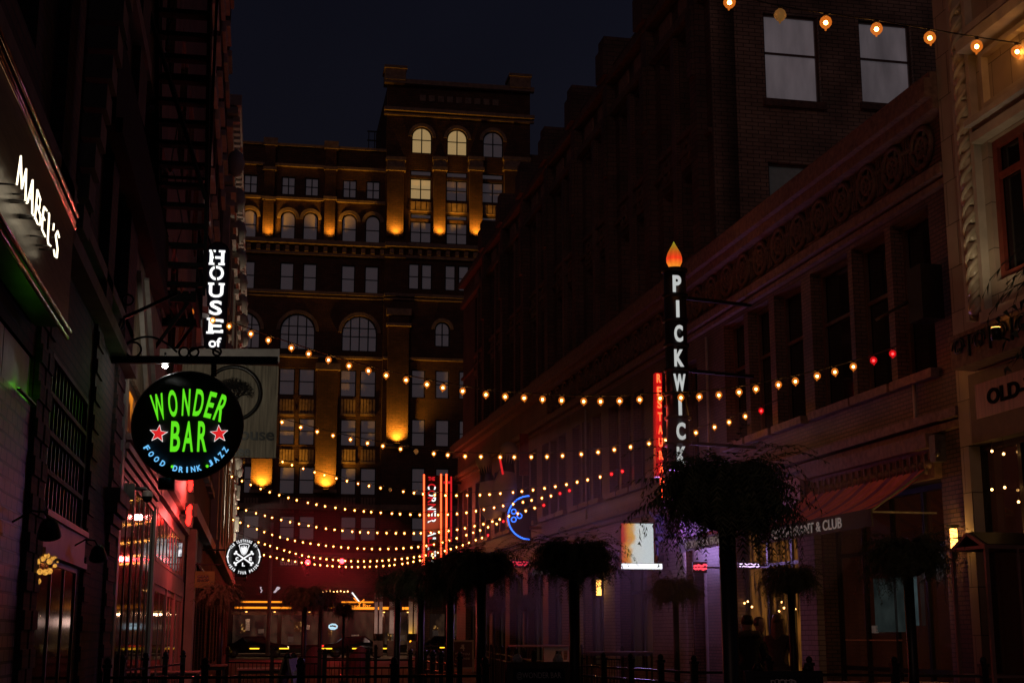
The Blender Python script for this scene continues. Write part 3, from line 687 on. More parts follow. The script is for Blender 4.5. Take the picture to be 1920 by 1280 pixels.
for u in (1718, 1330, 1100): q = rs(u, 700); cd = MB(); cd.tube([RM(q, .06, 4.9), RM(q, .06, 8.9 if u < 1700 else 5.9)], .035, 6); cd.build('downpipe', M_['pale_metal'], PB)
fl = MB(); q = rs(1776, 800); fl.mbox(RM, q - .1, q + .1, .1, .3, 4.35, 4.8); fl.tube([RM(q, .2, 4.55), RM(q - .25, .35, 4.45)], .05, 6); fl.build('flood_box', M_['grey_metal'], PB)
sx = MB(); q = rs(1768, 600); sx.mbox(RM, q - .25, q + .25, .1, .5, 6.75, 7.7); sx.tube([RM(q + .2, .4, 7.2), RM(q + .7, .9, 6.9)], .03, 5); sx.build('speaker_box', M_['black_metal'], PB)

# ------------------------------------------------------------------ taller block standing over the row
TB = thing('brick_office_block', 'tall brown brick block with ranks of narrow piers and a stepped parapet', 'building', RM(SC1, 0, ZTOP))
def TM(s, o, z): return RM(s, o - .25, z)
T1 = 72.0; ZP = 19.4
ops = []; s = SC1 + 1.15; bays = []
while s < T1 - 3:
    for k in (0, 1): 
        for c, d in ((11.45, 13.9), (15.05, 18.0)): ops.append((s + k * 1.75, s + k * 1.75 + 1.35, c, d))
    bays.append(s); s += 4.35
mb = MB(); wall(mb, TM, SC1, T1, ZTOP, ZP, ops, depth=.4, back=.7)
def SM(s, o, z): return RMAT @ V((s, SC1 - o, z))       # its bare side wall facing us, above the low front
sops = []
def sxz(u, v):
    a = RINV @ EYE; d = RINV.to_3x3() @ ray(u, v); p = a + d * ((SC1 - a.y) / d.y); return p.x, p.z
for u0, v0, u1, v1 in ((1433, 22, 1537, 186), (1613, 36, 1711, 193), (1443, 303, 1560, 470)):
    a, _ = sxz(u0, (v0 + v1) / 2); b, _ = sxz(u1, (v0 + v1) / 2); _, z1 = sxz(u0, v0); _, z0 = sxz(u0, v1); sops.append((a, b, z0, z1))
wl2 = MB(); wall(wl2, SM, .28, 14, ZTOP - .5, ZP, sops, depth=.22, back=.5)
mb.mbox(TM, SC1 + .75, T1 - .05, -13, -.72, ZTOP - .4, ZP - .3)
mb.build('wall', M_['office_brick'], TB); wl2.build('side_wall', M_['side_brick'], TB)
for a, b, c, d in ops: window(TB, TM, a, b, c, d, inset=.33, rows=(.5,), fm='brown_frame', pmz='glass', fw=.08)
for i, (a, b, c, d) in enumerate(sops):
    window(TB, SM, a, b, c, d, inset=.16, rows=(.55,), fm='brown_frame', pmz='blind' if i < 2 else 'blind_dark', fw=.07, name='window')
each('sill', M_['dark_terracotta'], TB, [(a - .08, b + .08, .003, .12, c - .2, c - .002) for a, b, c, d in sops], SM)
each('cornice', M_['dark_terracotta'], TB, [(SC1, T1, .003, o, z - h / 2, z + h / 2) for z, h, o in ((14.45, .12, .12), (18.3, .25, .2), (ZP, .25, .3))], TM)
each('sill', M_['dark_terracotta'], TB, [(a - .05, b + .05, .004, .14, c - .14, c - .001) for a, b, c, d in ops], TM)
for s in bays:
    pr = MB(); pr.mbox(TM, s - .78, s - .24, .003, .28, ZTOP, 19.25); each('pier', M_['tan_brick'], TB, [(s + 1.40, s + 1.70, .003, .16, ZTOP, 18.1)], TM); 0 and pr.mbox(TM, s + 1.40, s + 1.70, .003, .16, ZTOP, 18.1)
    for k in (0, 1):
        a = s + k * 1.75; mp = MB()
        mp.mbox(TM, a + .12, a + 1.23, .003, .07, 14.05, 14.85); n = 12
        mp.tube([TM(a + .67 + .26 * math.cos(2 * math.pi * i / n), .09, 14.45 + .28 * math.sin(2 * math.pi * i / n)) for i in range(n)], .04, 5, closed=True)
        mp.build('ornament', M_['dark_terracotta'], TB); each('ornament', M_['terracotta'], TB, [(a + .15, a + 1.2, .003, .06, 18.5, 19.1)], TM)
    pr.mbox(TM, s - .70, s - .32, .275, .38, 16.1, 18.1)
    pr.mbox(TM, s - 1.0, s - .02, -.7, .45, 19.5, 20.5); pr.mbox(TM, s - .86, s - .16, -.6, .38, 20.5, 20.9); pr.mbox(TM, s - .02, s + 3.35, -.5, .12, 19.5, 19.9); pr.build('pier', M_['office_brick'], TB)

# ------------------------------------------------------------------ cream terracotta building at the right edge
KB = thing('terracotta_building', 'cream terracotta building with twisted column and red framed windows', 'building', RM(20, 0, 0))
K0, K1 = 8.0, rs(1812, 1014, .18)
def KM(s, o, z): return RM(s, o + .18, z)
w2 = [(rs(1990, 350), rs(1876, 350), 6.95, 9.25), (rs(2400, 350), rs(2060, 350), 6.95, 9.25)]
w1 = [(rs(2300, 1000), rs(1846, 1000), .3, 4.5)]
mb = MB(); wall(mb, KM, K0, K1, 0, 16, w2 + w1, depth=.3, back=.7); mb.mbox(KM, K0 + .02, K1 - .02, -10, -.71, 0, 15.8); mb.build('wall', M_['cream_tile'], KB)
for a, b, c, d in w2: window(KB, KM, a, b, c, d, inset=.12, cols=2, rows=(.74,), fm='red_paint', pmz='glass', fw=.13)
window(KB, KM, *w1[0], inset=.24, cols=5, rows=(.62,), fm='black_metal', pmz='bar_pane', fw=.10, name='shop_window')
co = MB(); sc = rs(1846, 350)
for q, th in ((sc, .115),):
    n = 26
    for j in range(n):
        z0, z1 = 6.5 + j * .3, 6.5 + (j + 1) * .3
        co.tube([KM(q, .1, z0 + .02), KM(q, .1, (z0 + z1) / 2), KM(q, .1, z1 - .02)], th, 10)
    for ph in range(3):
        pts = [KM(q + .105 * math.cos(t * 2.1 + ph * 2.094), .1 + .105 * math.sin(t * 2.1 + ph * 2.094), 6.5 + t * .26) for t in [i * .25 for i in range(120)]]
        co.tube(pts, .045, 6)
co.build('twisted_column', M_['cream_tile_plain'] if 'cream_tile_plain' in M_ else M_['pale_stone'], KB)
mo = MB()
for q in (sc + .24, sc - .24): mo.mbox(KM, q - .05, q + .05, .003, .14, 6.45, 16)
for z, h, o in ((9.35, .16, .2), (9.58, .1, .3), (10.9, .18, .35), (11.2, .12, .2), (6.38, .18, .25)): mo.mbox(KM, K0, sc - .3, .004, o, z - h / 2, z + h / 2)
for a, b in ((rs(1990, 300), rs(1880, 300)), (rs(2300, 300), rs(2060, 300))):
    for z0, z1 in ((9.75, 10.7),):
        for (p, q, c, d) in ((a, b, z0, z0 + .08), (a, b, z1 - .08, z1), (a, a + .08, z0 + .08, z1 - .08), (b - .08, b, z0 + .08, z1 - .08)): mo.mbox(KM, p, q, .005, .13, c, d)
mo.build('moulding', M_['pale_stone'], KB)
bl = MB(); za, zb = 5.78, 6.12; KE = rs(1783, 670, .6)                             # shallow balcony front with scrolls
bl.mbox(KM, K0, KE, .02, .42, za - .12, za); bl.mbox(KM, K0, KE, .36, .42, za, zb)
bl.mbox(KM, K0, KE, .3, .45, zb, zb + .07)
bo = bl.build('balcony_front', M_['terracotta'], KB)
sr = MB(); s = KE - .3
while s > 15:
    for sg in (-1, 1): sr.tube([KM(s + sg * .2 * (1 - i / 14) * math.cos(i * .5), .45, (za + zb) / 2 + .2 * (1 - i / 14) * math.sin(i * .5)) for i in range(14)], .018, 5)
    sr.mbox(KM, s - .32, s - .29, .42, .46, za, zb); s -= .62
sr.build('scroll_rail', M_['black_metal'], bo)
bd = MB(); a, b = rs(2300, 750), rs(1822, 800, .22); bd.mbox(KM, a, b, .003, .05, 4.5, 5.62); bd.build('fascia', M_['brown_frame'], KB)
sg = MB(); a2, b2 = rs(2200, 750), rs(1830, 750, .24); sg.mbox(KM, a2, b2, .051, .07, 4.87, 5.42); so = sg.build('name_board', M_['pale_board'], KB)
lt = MB(); q = rs(1852, 740, .25); 
put(lt, 'OLD-WORLD', KM((q + q - 2.75) / 2, .072, 5.16), RMAT.to_3x3() @ V((0, -1, 0)), (0, 0, 1), 2.75, .25, .02, 0, .03); lt.build('lettering', M_['matt_black'], so)

for s, lab in ((19.2, 'added spotlight on the scrolled balcony, brightening the twisted column'),):
    p = KM(s, .62, 6.0); t = thing('facade_spotlight', lab, 'spotlight', p); b = MB(); b.cyl((0, 0, -.02), (0, 0, -.2), .08, 10); b.bar((0, 0, -.15), (.3, 0, -.22), .03); b.build('housing', M_['black_metal'], t, True)  # spotlight added to brighten the column
    b = MB(); b.cyl((0, 0, -.02), (0, 0, -.01), .07, 10); b.build('lens', M_['lamp_warm'], t, True); lamp('facade_beam', t, p + V((-.25, 0, .05)), 'SPOT', (1, .74, .42), 34, .05, KM(20.6, .1, 9.6), 85, .8)

for u0, u1, v0, v1, m in ((1637, 1699, 1082, 1184, 'inner_teal'), (1711, 1722, 1080, 1172, 'inner_teal_bright'), (1634, 1646, 1172, 1186, 'display_pale'), (1585, 1690, 1198, 1201, 'display_red')):
    p = at_r(u0, v0, -.27); q = at_r(u1, v1, -.27); each('window_display', M_[m], PB, [(q[0], p[0], -.29, -.27, q[1], (p[1] + at_r(u1, v0, -.27)[1]) / 2)], RM)
# ================================================================== left side house fronts
def openings_left(root, M, ws, **k):
    for a, b, c, d in ws: window(root, M, a, b, c, d, **k)
# ---- dark brick tavern front nearest the camera
LA = thing('brick_tavern', 'dark brick tavern front with a steel grid window and tiled base', 'building', (LX, 12, 0))
HA = 15.0
opA = [(8.3, 9.62, .0, 2.35), (11.75, 14.25, 2.48, 3.72), (11.62, 14.1, .55, 2.12), (8.2, 10.0, 5.6, 8.0), (11.9, 13.6, 5.4, 8.0), (15.0, 16.6, 5.2, 8.0), (11.9, 13.6, 9.2, 11.8), (15.0, 16.6, 9.2, 11.8)]
mb = MB(); wall(mb, LM, 10.85, 17.6, 0, HA, opA[1:3] + opA[4:], depth=.28, back=.7); wall(mb, LM, 2, 10.85, 3.52, HA, [opA[3]], depth=.28, back=.7)
mb.box(-12, LX - .71, 2, 17.58, 0, HA - .3); mb.build('wall', M_['dark_brick'], LA)
mb = MB(); wall(mb, LM, 2, 10.85, 0, 3.16, [opA[0]], depth=.4, back=.5); mb.build('tiled_base', M_['tile_brick'], LA)
mb = MB(); s = 2.0
while s < 10.8: mb.mbox(LM, s + .01, min(s + 1.08, 10.84), -.4, -.02, 3.17, 3.51); s += 1.1
mb.build('band_panel', M_['pale_metal'], LA)
dm = MB(); dm.mbox(LM, 8.35, 9.58, -.38, -.32, .02, 2.33); d0 = dm.build('door', M_['black_paint'], LA)
dm = MB(); dm.tube([LM(9.45, -.27, .95), LM(9.45, -.27, 1.25)], .015, 6); dm.mbox(LM, 9.44, 9.46, -.32, -.27, 1.09, 1.11); dm.build('handle', M_['grey_metal'], d0)
a, b, c, d = opA[1]
gw = MB()
for i in range(12):
    q = a + (b - a) * i / 11; gw.mbox(LM, q - .012, q + .012, -.05, -.02, c, d)
go = gw.build('grid_window', M_['grey_metal'], LA)
gw = MB()
for i in range(5): z = c + (d - c) * i / 4; gw.mbox(LM, a, b, -.018, .01, z - .02, z + .02)
gw.build('glazing_bar', M_['stone'], go)
gw = MB(); gw.mbox(LM, a, b, -.12, -.08, c, d); gw.build('pane', M_['glass'], go)
window(LA, LM, *opA[2], thin=True, cols=3, rows=(), fm='brown_frame', pmz='glass', fw=.05, name='shop_window')
openings_left(LA, LM, opA[3:], inset=.2, rows=(.5,), fm='brown_frame', fw=.07)
ln = MB(); ln.mbox(LM, 11.6, 14.4, .004, .04, 2.16, 2.44); ln.mbox(LM, 11.6, 14.4, .004, .07, 2.42, 2.47); ln.mbox(LM, 11.6, 14.4, .004, .07, 2.12, 2.17)
ln.build('lintel', M_['rose_tone'], LA)
for a, b in ((10.9, 11.2), (11.28, 11.55), (14.45, 14.95), (16.6, 17.4)):
    z = 0; pr = MB()
    while z < 4.6: pr.mbox(LM, a, b, .003, .035 + (.018 if int(z / .14 + .1) % 2 else 0), z, z + .139); z += .14
    pr.build('pier', M_['dark_brick'], LA)
each('pier', M_['dark_brick'], LA, [(a, b, .003, .1, 4.7, HA - .4) for a, b in ((10.87, 11.7), (14.4, 15.0), (16.5, 17.5))], LM)
cp = MB()
for a, b in ((16.5, 17.5),):
    for i, (z, o) in enumerate(((2.62, .06), (2.72, .09), (2.84, .13), (2.96, .16))): cp.mbox(LM, a - .05 * i, b + .03 * i, .003, o, z, z + .09 + .02 * i)
for z, o, h in ((4.62, .16, .14), (8.5, .14, .2), (12.3, .16, .2), (5.05, .1, .12), (HA, .4, .4)): cp.mbox(LM, 10.86 if z < 5 else 2, 17.6, .004, o, z - h / 2, z + h / 2)
for i in range(30): cp.mbox(LM, 2.2 + i * .5, 2.45 + i * .5, .05, .4, HA - .55, HA - .22)
for i in range(9): cp.mbox(LM, 11.1, 11.5, .2, .5 - .03 * i, 6.6 - .25 * i, 6.8 - .25 * i)
cp.build('cornice', M_['stone'], LA)

# ---- glazed shop front
LB = thing('glazed_shop', 'tall glazed shop front with board panels and reflections behind the round green sign', 'building', (LX, 21, 0))
opB = [(18.15, 20.0, .25, 3.5), (20.1, 21.8, .25, 3.5), (21.9, 23.7, .25, 3.5), (18.3, 20.9, 3.98, 4.6), (21.0, 23.6, 3.98, 4.6), (18.4, 20.4, 6.6, 9.0), (21.2, 23.2, 6.6, 9.0), (18.4, 20.4, 10.4, 12.8), (21.2, 23.2, 10.4, 12.8)]
mb = MB(); wall(mb, LM, 17.62, 24.0, 0, 17, opB, depth=.2, back=.7); mb.box(-12, LX - .71, 17.62, 23.98, 0, 16.7); mb.build('wall', M_['dark_brick'], LB)
for i, w in enumerate(opB): window(LB, LM, *w, thin=i < 5, inset=.12, cols=2 if i < 3 else 3 if i < 5 else 1, rows=() if i < 5 else (.5,), fm='brown_frame', pmz='shop_glass' if i < 3 else ('window_amber' if i in (3, 4) else 'glass'), fw=.05, name='shop_window' if i < 3 else 'window')
fs = MB()
for i in range(4): fs.mbox(LM, 17.9, 23.9, .004, .04 + .025 * i, 3.52 + .11 * i, 3.60 + .11 * i)
fs.build('fascia', M_['rose_tone'], LB)
each('corner_post', M_['pale_metal'], LB, [(17.7, 17.95, .003, .04, 0, 6.2), (23.78, 23.98, .003, .04, 0, 6.2)], LM)
bd = MB(); s = 18.0
while s < 23.7: bd.mbox(LM, s, s + .38, .003, .05, 4.68, 6.3); s += .4
bd.build('board_panel', M_['wood'], LB)
for p, q in (((18.0, 6.0), (21.5, 4.1)), ((19.2, 6.2), (23.2, 4.3))): tr = MB(); tr.bar(LM(p[0], .06, p[1]), LM(q[0], .06, q[1]), .04, .1, (1, 0, 0)); tr.build('strut', M_['pale_metal'], LB)
tr = MB(); tr.mbox(LM, 17.65, 23.98, .003, .4, 16.7, 17.1); tr.build('cornice', M_['stone'], LB)

# ---- shop front with pink light put into its colour
LCb = thing('pink_lit_shop', 'small shop front with panels coloured by pink light and many paned windows', 'building', (LX, 29, 0))
opC = [(24.6, 27.6, .45, 2.3), (28.0, 30.4, .05, 2.3), (30.8, 33.4, .45, 2.3), (24.6, 33.4, 2.72, 3.6), (25, 27, 6, 8.4), (28, 30, 6, 8.4), (31, 33, 6, 8.4), (25, 27, 10, 12.4), (28, 30, 10, 12.4), (31, 33, 10, 12.4)]
mb = MB(); wall(mb, LM, 24.02, 34.0, 4.3, 19, opC[4:], depth=.22, back=.7); mb.box(-12, LX - .71, 24.02, 33.98, 0, 18.7); mb.build('wall', M_['dark_brick'], LCb)
mb = MB(); wall(mb, LM, 24.02, 34.0, 0, 4.3, opC[:4], depth=.2, back=.7); mb.mbox(LM, 24.02, 34, .003, .03, 2.34, 2.68)
for q in (24.15, 27.8, 30.6, 33.75): mb.mbox(LM, q - .12, q + .12, .003, .03, 0, 2.34)
mb.mbox(LM, 24.02, 34, .003, .1, 3.75, 3.95); mb.build('pink_lit_front', M_['rose_tone'], LCb)
for i, w in enumerate(opC): window(LCb, LM, *w, thin=i < 4, inset=.1, cols=(2, 2, 2, 9)[i] if i < 4 else 1, rows=() if i < 4 else (.5,), fm='rose_tone' if i < 4 else 'brown_frame', pmz='shop_glass' if i in (0, 1, 2) else 'glass', fw=.07, name='shop_window' if i < 4 else 'window')
hb = MB(); hb.mbox(LM, 25.5, 33.5, .004, .2, 3.96, 4.12); hb.mbox(LM, 25.5, 33.5, .16, .2, 4.12, 4.6); hb.build('sign_shelf', M_['brown_wood'], LCb)

# ---- tall brick house and the lit theatre beyond
LD = thing('tall_brick_house', 'tall dark brick house behind the iron fire escape', 'building', (LX, 42, 0))
opD = [(35 + i * 2.5, 36.5 + i * 2.5, z, z + 2.3) for i in range(6) for z in (6.2, 10, 13.8, 17.6, 21.4)] + [(34.6 + i * 2.6, 36.7 + i * 2.6, .4, 3.4) for i in range(6)]
mb = MB(); wall(mb, LM, 34.02, 50.0, 0, 27, opD, depth=.25, back=.7); mb.box(-14, LX - .71, 34.02, 49.98, 0, 26.7); mb.build('wall', M_['dark_brick'], LD)
for w in opD: window(LD, LM, *w, inset=.16, rows=(.5,) if w[2] > 4 else (), fm='brown_frame', pmz='glass' if w[2] > 4 else 'shop_pane', fw=.07)
cp = MB()
for i in range(6):
    for z in (6.2, 10, 13.8, 17.6, 21.4): cp.mbox(LM, 34.9 + i * 2.5, 36.6 + i * 2.5, .003, .16, z - .2, z - .001); cp.mbox(LM, 34.9 + i * 2.5, 36.6 + i * 2.5, .003, .12, z + 2.31, z + 2.7)
cp.mbox(LM, 34.02, 50, .003, .5, 26.4, 27.1); cp.mbox(LM, 34.02, 50, .003, .25, 4.2, 4.5); cp.build('cornice', M_['pale_stone'], LD)
pl = MB(); pl.mbox(LM, 35.3, 36.2, .003, .2, 0, 4.0); pl.build('white_pillar', M_['pale_stone'], LD)
for a, b in ((39.2, 43), (44, 48)):
    aw = MB(); aw.mesh([LM(a, .02, 3.5), LM(b, .02, 3.5), LM(b, .5, 2.85), LM(a, .5, 2.85), LM(b, .5, 2.6), LM(a, .5, 2.6), LM(a, .03, 3.44), LM(b, .03, 3.44)], [(0, 1, 2, 3), (3, 2, 4, 5), (0, 3, 5), (1, 2, 4)])
    aw.build('awning', M_['black_paint'], LD)

LE = thing('theatre_building', 'ornate theatre front with pale cornices lit white from below', 'building', (LX, 70, 0))
opE = [(52 + i * 4.6, 54.4 + i * 4.6, z, z + 2.6) for i in range(8) for z in (6, 10, 14)] + [(52 + i * 4.6, 55 + i * 4.6, .4, 3.6) for i in range(8)]
mb = MB(); wall(mb, LM, 50.02, 88.5, 0, 20.6, opE, depth=.25, back=.7); mb.box(-14, LX - .71, 50.02, 88.4, 0, 20.3); mb.build('wall', M_['far_brick'], LE)
for i, w in enumerate(opE): window(LE, LM, *w, inset=.16, rows=(.5,) if w[2] > 4 else (), fm='brown_frame', pmz='glass' if w[2] > 4 else ('amber_pane' if i % 2 else 'shop_pane'), fw=.09)
cp = MB()
for z, o, h in ((20.6, .5, .4), (20.2, .38, .25), (19.7, .22, .3), (17.6, .3, .25), (13.3, .22, .25), (9.3, .25, .3), (4.5, .35, .4)): cp.mbox(LM, 50.02, 88.6, .003, o, z - h / 2, z + h / 2)
for i in range(9):
    q = 51.0 + i * 4.6; cp.mbox(LM, q - .45, q + .45, .003, .24, 4.7, 17.4)
    for j, z in enumerate((17.2, 16.7, 12.9, 9.7, 9.0)): cp.mbox(LM, q - .6, q + .6, .003, .42 - .04 * j, z, z + .22)
    cp.ball(LM(q, .36, 18.5), .34, 8, 1, 1, 1.6); cp.ball(LM(q, .32, 11.3), .28, 8, 1, 1, 1.8)
for i in range(60): cp.mbox(LM, 50.3 + i * .64, 50.6 + i * .64, .2, .45, 19.86, 20.06)
for k in range(14): cp.mbox(LM, 87.6, 88.7, .003, .3 + (.14 if k % 2 else 0), 4.8 + k * .95, 5.6 + k * .95)
cp.build('stonework', M_['pale_stone'], LE)
for i, (s, w) in enumerate(((86.8, 1100), (81.0, 900), (70, 900), (60, 700))):
    p = LM(s, .95, 4.9); t = thing('facade_spotlight', ('spotlight at the far corner of the pale theatre front', 'spotlight second from the far corner of the pale theatre front', 'spotlight midway along the pale theatre front', 'spotlight at the near end of the pale theatre front')[i], 'spotlight', p, 'spotlights washing the theatre front')
    b = MB(); b.cyl((0, 0, -.02), (0, 0, -.28), .11, 10); b.bar((0, 0, -.2), (-.7, 0, -.2), .04); b.build('housing', M_['black_metal'], t, True)
    b = MB(); b.cyl((0, 0, -.03), (0, 0, -.012), .09, 10); b.build('lens', M_['sign_white'], t, True)
    lamp('facade_beam', t, p + V((0, 0, .05)), 'SPOT', (1, .9, .68), w, .06, LM(s, .45, 14), 75, .9)

p = LM(10.5, .025, 3.175); t = thing('green_light', 'small green light strip shining up the pale wall panels above the tiles', 'light', p)
b = MB(); b.obox((0, 0, -.008), .03, .7, .012); b.build('housing', M_['black_metal'], t, True); b = MB(); b.obox((-.006, 0, .001), .014, .66, .005); b.build('tube', glow('green_tube', (.12, 1, .02), 1.5), t, True)
for q in (-.28, .22): lamp('green_glow', t, p + V((.005, q, .03)), 'POINT', (.2, 1, .03), .055, .02)
# ================================================================== festoon lights across the street
def bulb_mesh(kind):
    b = MB(); q = [(.001, -.19), (.010, -.185), (.013, -.165), (.04, -.15), (.066, -.115), (.07, -.085), (.055, -.045), (.025, -.02)]
    if kind != 'bulb_dim':
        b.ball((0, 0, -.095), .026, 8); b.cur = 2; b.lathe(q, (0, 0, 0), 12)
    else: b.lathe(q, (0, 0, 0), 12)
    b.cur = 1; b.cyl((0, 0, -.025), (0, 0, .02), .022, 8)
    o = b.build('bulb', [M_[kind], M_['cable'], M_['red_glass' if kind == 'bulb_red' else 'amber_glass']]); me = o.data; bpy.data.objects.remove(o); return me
BULB = {k: bulb_mesh(k) for k in ('bulb', 'bulb_dim', 'bulb_red')}
def strand(label, anc, yl, yr, n, red=(), dim=(), skip=(), size=.92, u0=None, u1=None):
    """anc: points the cable passes, end to end; n bulbs"""
    us = [a[0] for a in anc]
    def vat(u):
        for i in range(len(anc) - 1):
            if us[i] <= u <= us[i + 1]:
                p0 = anc[max(0, i - 1)]; p1, p2 = anc[i], anc[i + 1]; p3 = anc[min(len(anc) - 1, i + 2)]
                m1 = (p2[1] - p0[1]) / (p2[0] - p0[0]); m2 = (p3[1] - p1[1]) / (p3[0] - p1[0]); h = p2[0] - p1[0]; t = (u - p1[0]) / h
                return (2*t**3 - 3*t**2 + 1) * p1[1] + (t**3 - 2*t**2 + t) * h * m1 + (-2*t**3 + 3*t**2) * p2[1] + (t**3 - t**2) * h * m2
        return anc[-1][1]
    def P(u): 
        y = yl + (yr - yl) * (u - us[0]) / (us[-1] - us[0]); return at_y(u, vat(u), y)
    t = thing('string_lights', label, 'string lights', P(us[0]), 'strings of warm bulbs across the street')
    c = MB(); c.tube([P(us[0] + (us[-1] - us[0]) * i / 80) for i in range(81)], .012, 5); c.build('cable', M_['cable'], t)
    a, b = u0 or us[0], u1 or us[-1]
    for i in range(n):
        if i in skip: continue
        u = a + (b - a) * (i + random.uniform(-.1, .1)) / max(1, n - 1); u = min(max(u, us[0]), us[-1])
        o = bpy.data.objects.new('bulb', BULB['bulb_red' if i in red else 'bulb_dim' if i in dim else 'bulb']); COL.objects.link(o)
        o.parent = t; o.location = P(u) - t.location - V((0, 0, .02)); o.scale = (size, size, size); o.rotation_euler = (random.uniform(-.15, .15), random.uniform(-.15, .15), random.uniform(0, 6))
        if i in red: o['label'] = 'red bulb'
        elif i in dim: o['label'] = 'unlit bulb'
strand('nearest string of warm round bulbs, crossing the top right corner', [(60, -330), (1000, -120), (1380, -9), (1470, 13), (1653, 40), (1820, 68), (1900, 80), (2040, 101)], 19.5, 18.9, 14, dim=(7,), u0=840, u1=2003, size=1.35)
strand('long string of warm bulbs sagging just below the round arched windows', [(322, 562), (435, 604), (594, 658), (746, 699), (900, 728), (1016, 738), (1127, 742), (1240, 736), (1345, 730), (1485, 705), (1614, 672), (1730, 632)], 30, 22.6, 37, red=(35, 36), u0=360, u1=1676)
strand('string of warm bulbs crossing the foot of the narrow red letter box', [(372, 735), (532, 785), (682, 822), (834, 845), (955, 849), (1073, 845), (1189, 828), (1300, 804), (1430, 760), (1490, 738)], 43, 29, 33, red=(32,), dim=(11,), u0=440, u1=1430)
strand('string of warm bulbs passing over the bowling pins', [(410, 815), (525, 859), (653, 897), (773, 918), (853, 923), (950, 918), (1055, 903), (1165, 877), (1215, 862)], 62, 40, 37, red=(35, 36), dim=(15,), u0=425, u1=1165)
strand('string of warm bulbs crossing just above the blue bowling ball ring', [(414, 879), (435, 889), (507, 918), (599, 942), (716, 956), (840, 959), (945, 942), (1030, 924), (1100, 903)], 67, 45, 37, red=(35, 36), u0=435, u1=1067)
strand('string of warm bulbs fourth from the bottom, tied to the pale corner on the left', [(418, 938), (430, 943), (545, 974), (645, 990), (730, 994), (820, 992), (900, 978), (990, 950), (1060, 928)], 76, 48, 37, red=(36,), u0=430, u1=1020, size=1.0)
strand('string of warm bulbs third from the bottom, ending left of the blue ring', [(421, 962), (437, 970), (527, 1003), (620, 1019), (720, 1024), (810, 1016), (890, 992), (960, 965)], 81, 57, 36, u0=437, u1=945, red=(35,), size=1.02)
strand('string of warm bulbs second from the bottom, level with the traffic lights', [(423, 992), (485, 1012), (570, 1037), (660, 1047), (740, 1044), (820, 1031), (880, 1012), (930, 992)], 85, 62, 38, u0=485, u1=915, red=(37,), size=1.05)
strand('lowest string of warm bulbs, just under the red traffic lights', [(425, 1014), (495, 1036), (580, 1052), (660, 1058), (740, 1054), (810, 1040), (870, 1022)], 87, 68, 28, u0=495, u1=812, size=1.08)

# ================================================================== hanging and projecting signs on the left
def board(name, label, cat, loc, group=None): return thing(name, label, cat, loc, group)
EX, EZ = V((1, 0, 0)), V((0, 0, 1))
# neon name board near the camera
t = board('neon_board', 'dark metal name board with copper trim and white script neon letters', 'sign', LM(9, 0, 4.1))
b = MB(); b.mbox(LM, 5.5, 10.67, .02, .25, 3.72, 4.5); b.build('panel', M_['sign_metal'], t)
b = MB()
for z, o in ((4.53, .25), (4.575, .27), (3.69, .27), (3.645, .25), (4.485, .255)): b.tube([LM(5.5, o, z), LM(10.68, o, z)], .016, 8)
b.build('trim', M_['copper'], t)
NL = {'M': [[(0, 0), (.18, 1), (.5, .15), (.8, .95), (.95, 0)]], 'A': [[(0, 0), (.1, .05), (.55, 1), (.8, 0), (1, .02)], [(.25, .38), (.7, .38)]], 'B': [[(.15, 0), (.2, 1), (.75, .9), (.7, .58), (.25, .52), (.9, .42), (.95, .1), (.6, 0), (.15, .05)]],
      'E': [[(.9, .95), (.35, .9), (.2, .55), (.65, .52), (.2, .48), (.25, .08), (.95, .05)]], 'L': [[(.2, 1), (.3, .98), (.35, .1), (.5, 0), (.95, .08)]], "'": [[(.4, 1), (.35, .75)]], 'S': [[(.9, .9), (.5, 1), (.2, .75), (.75, .4), (.7, .08), (.3, 0), (.05, .15)]]}
b = MB(); c = MB(); q = 7.72; zb = 3.885
for ch, w in zip("MABEL'S", (.34, .28, .26, .22, .24, .1, .24)):
    for st in NL[ch]:
        pts = [LM(q + x * w * .92, .34, zb + z * .18) for x, z in st]; b.tube(pts, .0055, 6)
        for x, z in (st[0], st[-1]): c = MB(); c.cyl(LM(q + x * w * .92, .25, zb + z * .18), LM(q + x * w * .92, .33, zb + z * .18), .006, 5); c.build('standoff', M_['grey_metal'], t)
    q += w
b.build('lettering', M_['neon_white'], t)
# round green sign on its scroll bracket
YW = 16.2
wc = at_y(352, 797, YW); px = YW / FPX * 1.0
t = board('round_sign', 'round black hanging sign with big green lit letters and two red stars', 'sign', at_y(205, 672, YW))
b = MB(); b.tube([wc + V((0, -.08, 0)), wc + V((0, .10, 0))], .592, 48); b.build('disc', M_['sign_black'], t)
b = MB(); b.tube([wc + V((.60 * math.cos(a), .01, .60 * math.sin(a))) for a in [2 * math.pi * i / 56 for i in range(56)]], .022, 6, closed=True); b.build('rim', M_['grey_metal'], t)
b = MB(); yf = YW - .085
for ch, u, v, rot, w, h in (('W', 297, 763, 13, 23, 49), ('O', 324, 756, 7, 16, 50), ('N', 349, 754, 0, 14, 50), ('D', 373, 755, -6, 16, 50), ('E', 394.5, 759, -13, 13, 49), ('R', 415, 765, -18, 16, 50), ('B', 329, 818, 0, 17, 56), ('A', 353, 818, 0, 19, 56), ('R', 379.5, 818, 0, 17, 56)):
    put(b, ch, at_y(u, v, yf), EX, EZ, w * px, h * px, .012, rot, .018)
for u, v in ((323, 874.5), (388.5, 873.5)): b.tube([at_y(u, v, yf), at_y(u, v, yf) - V((0, .012, 0))], 2.7 * px, 12)
b.build('lettering', M_['sign_green'], t)
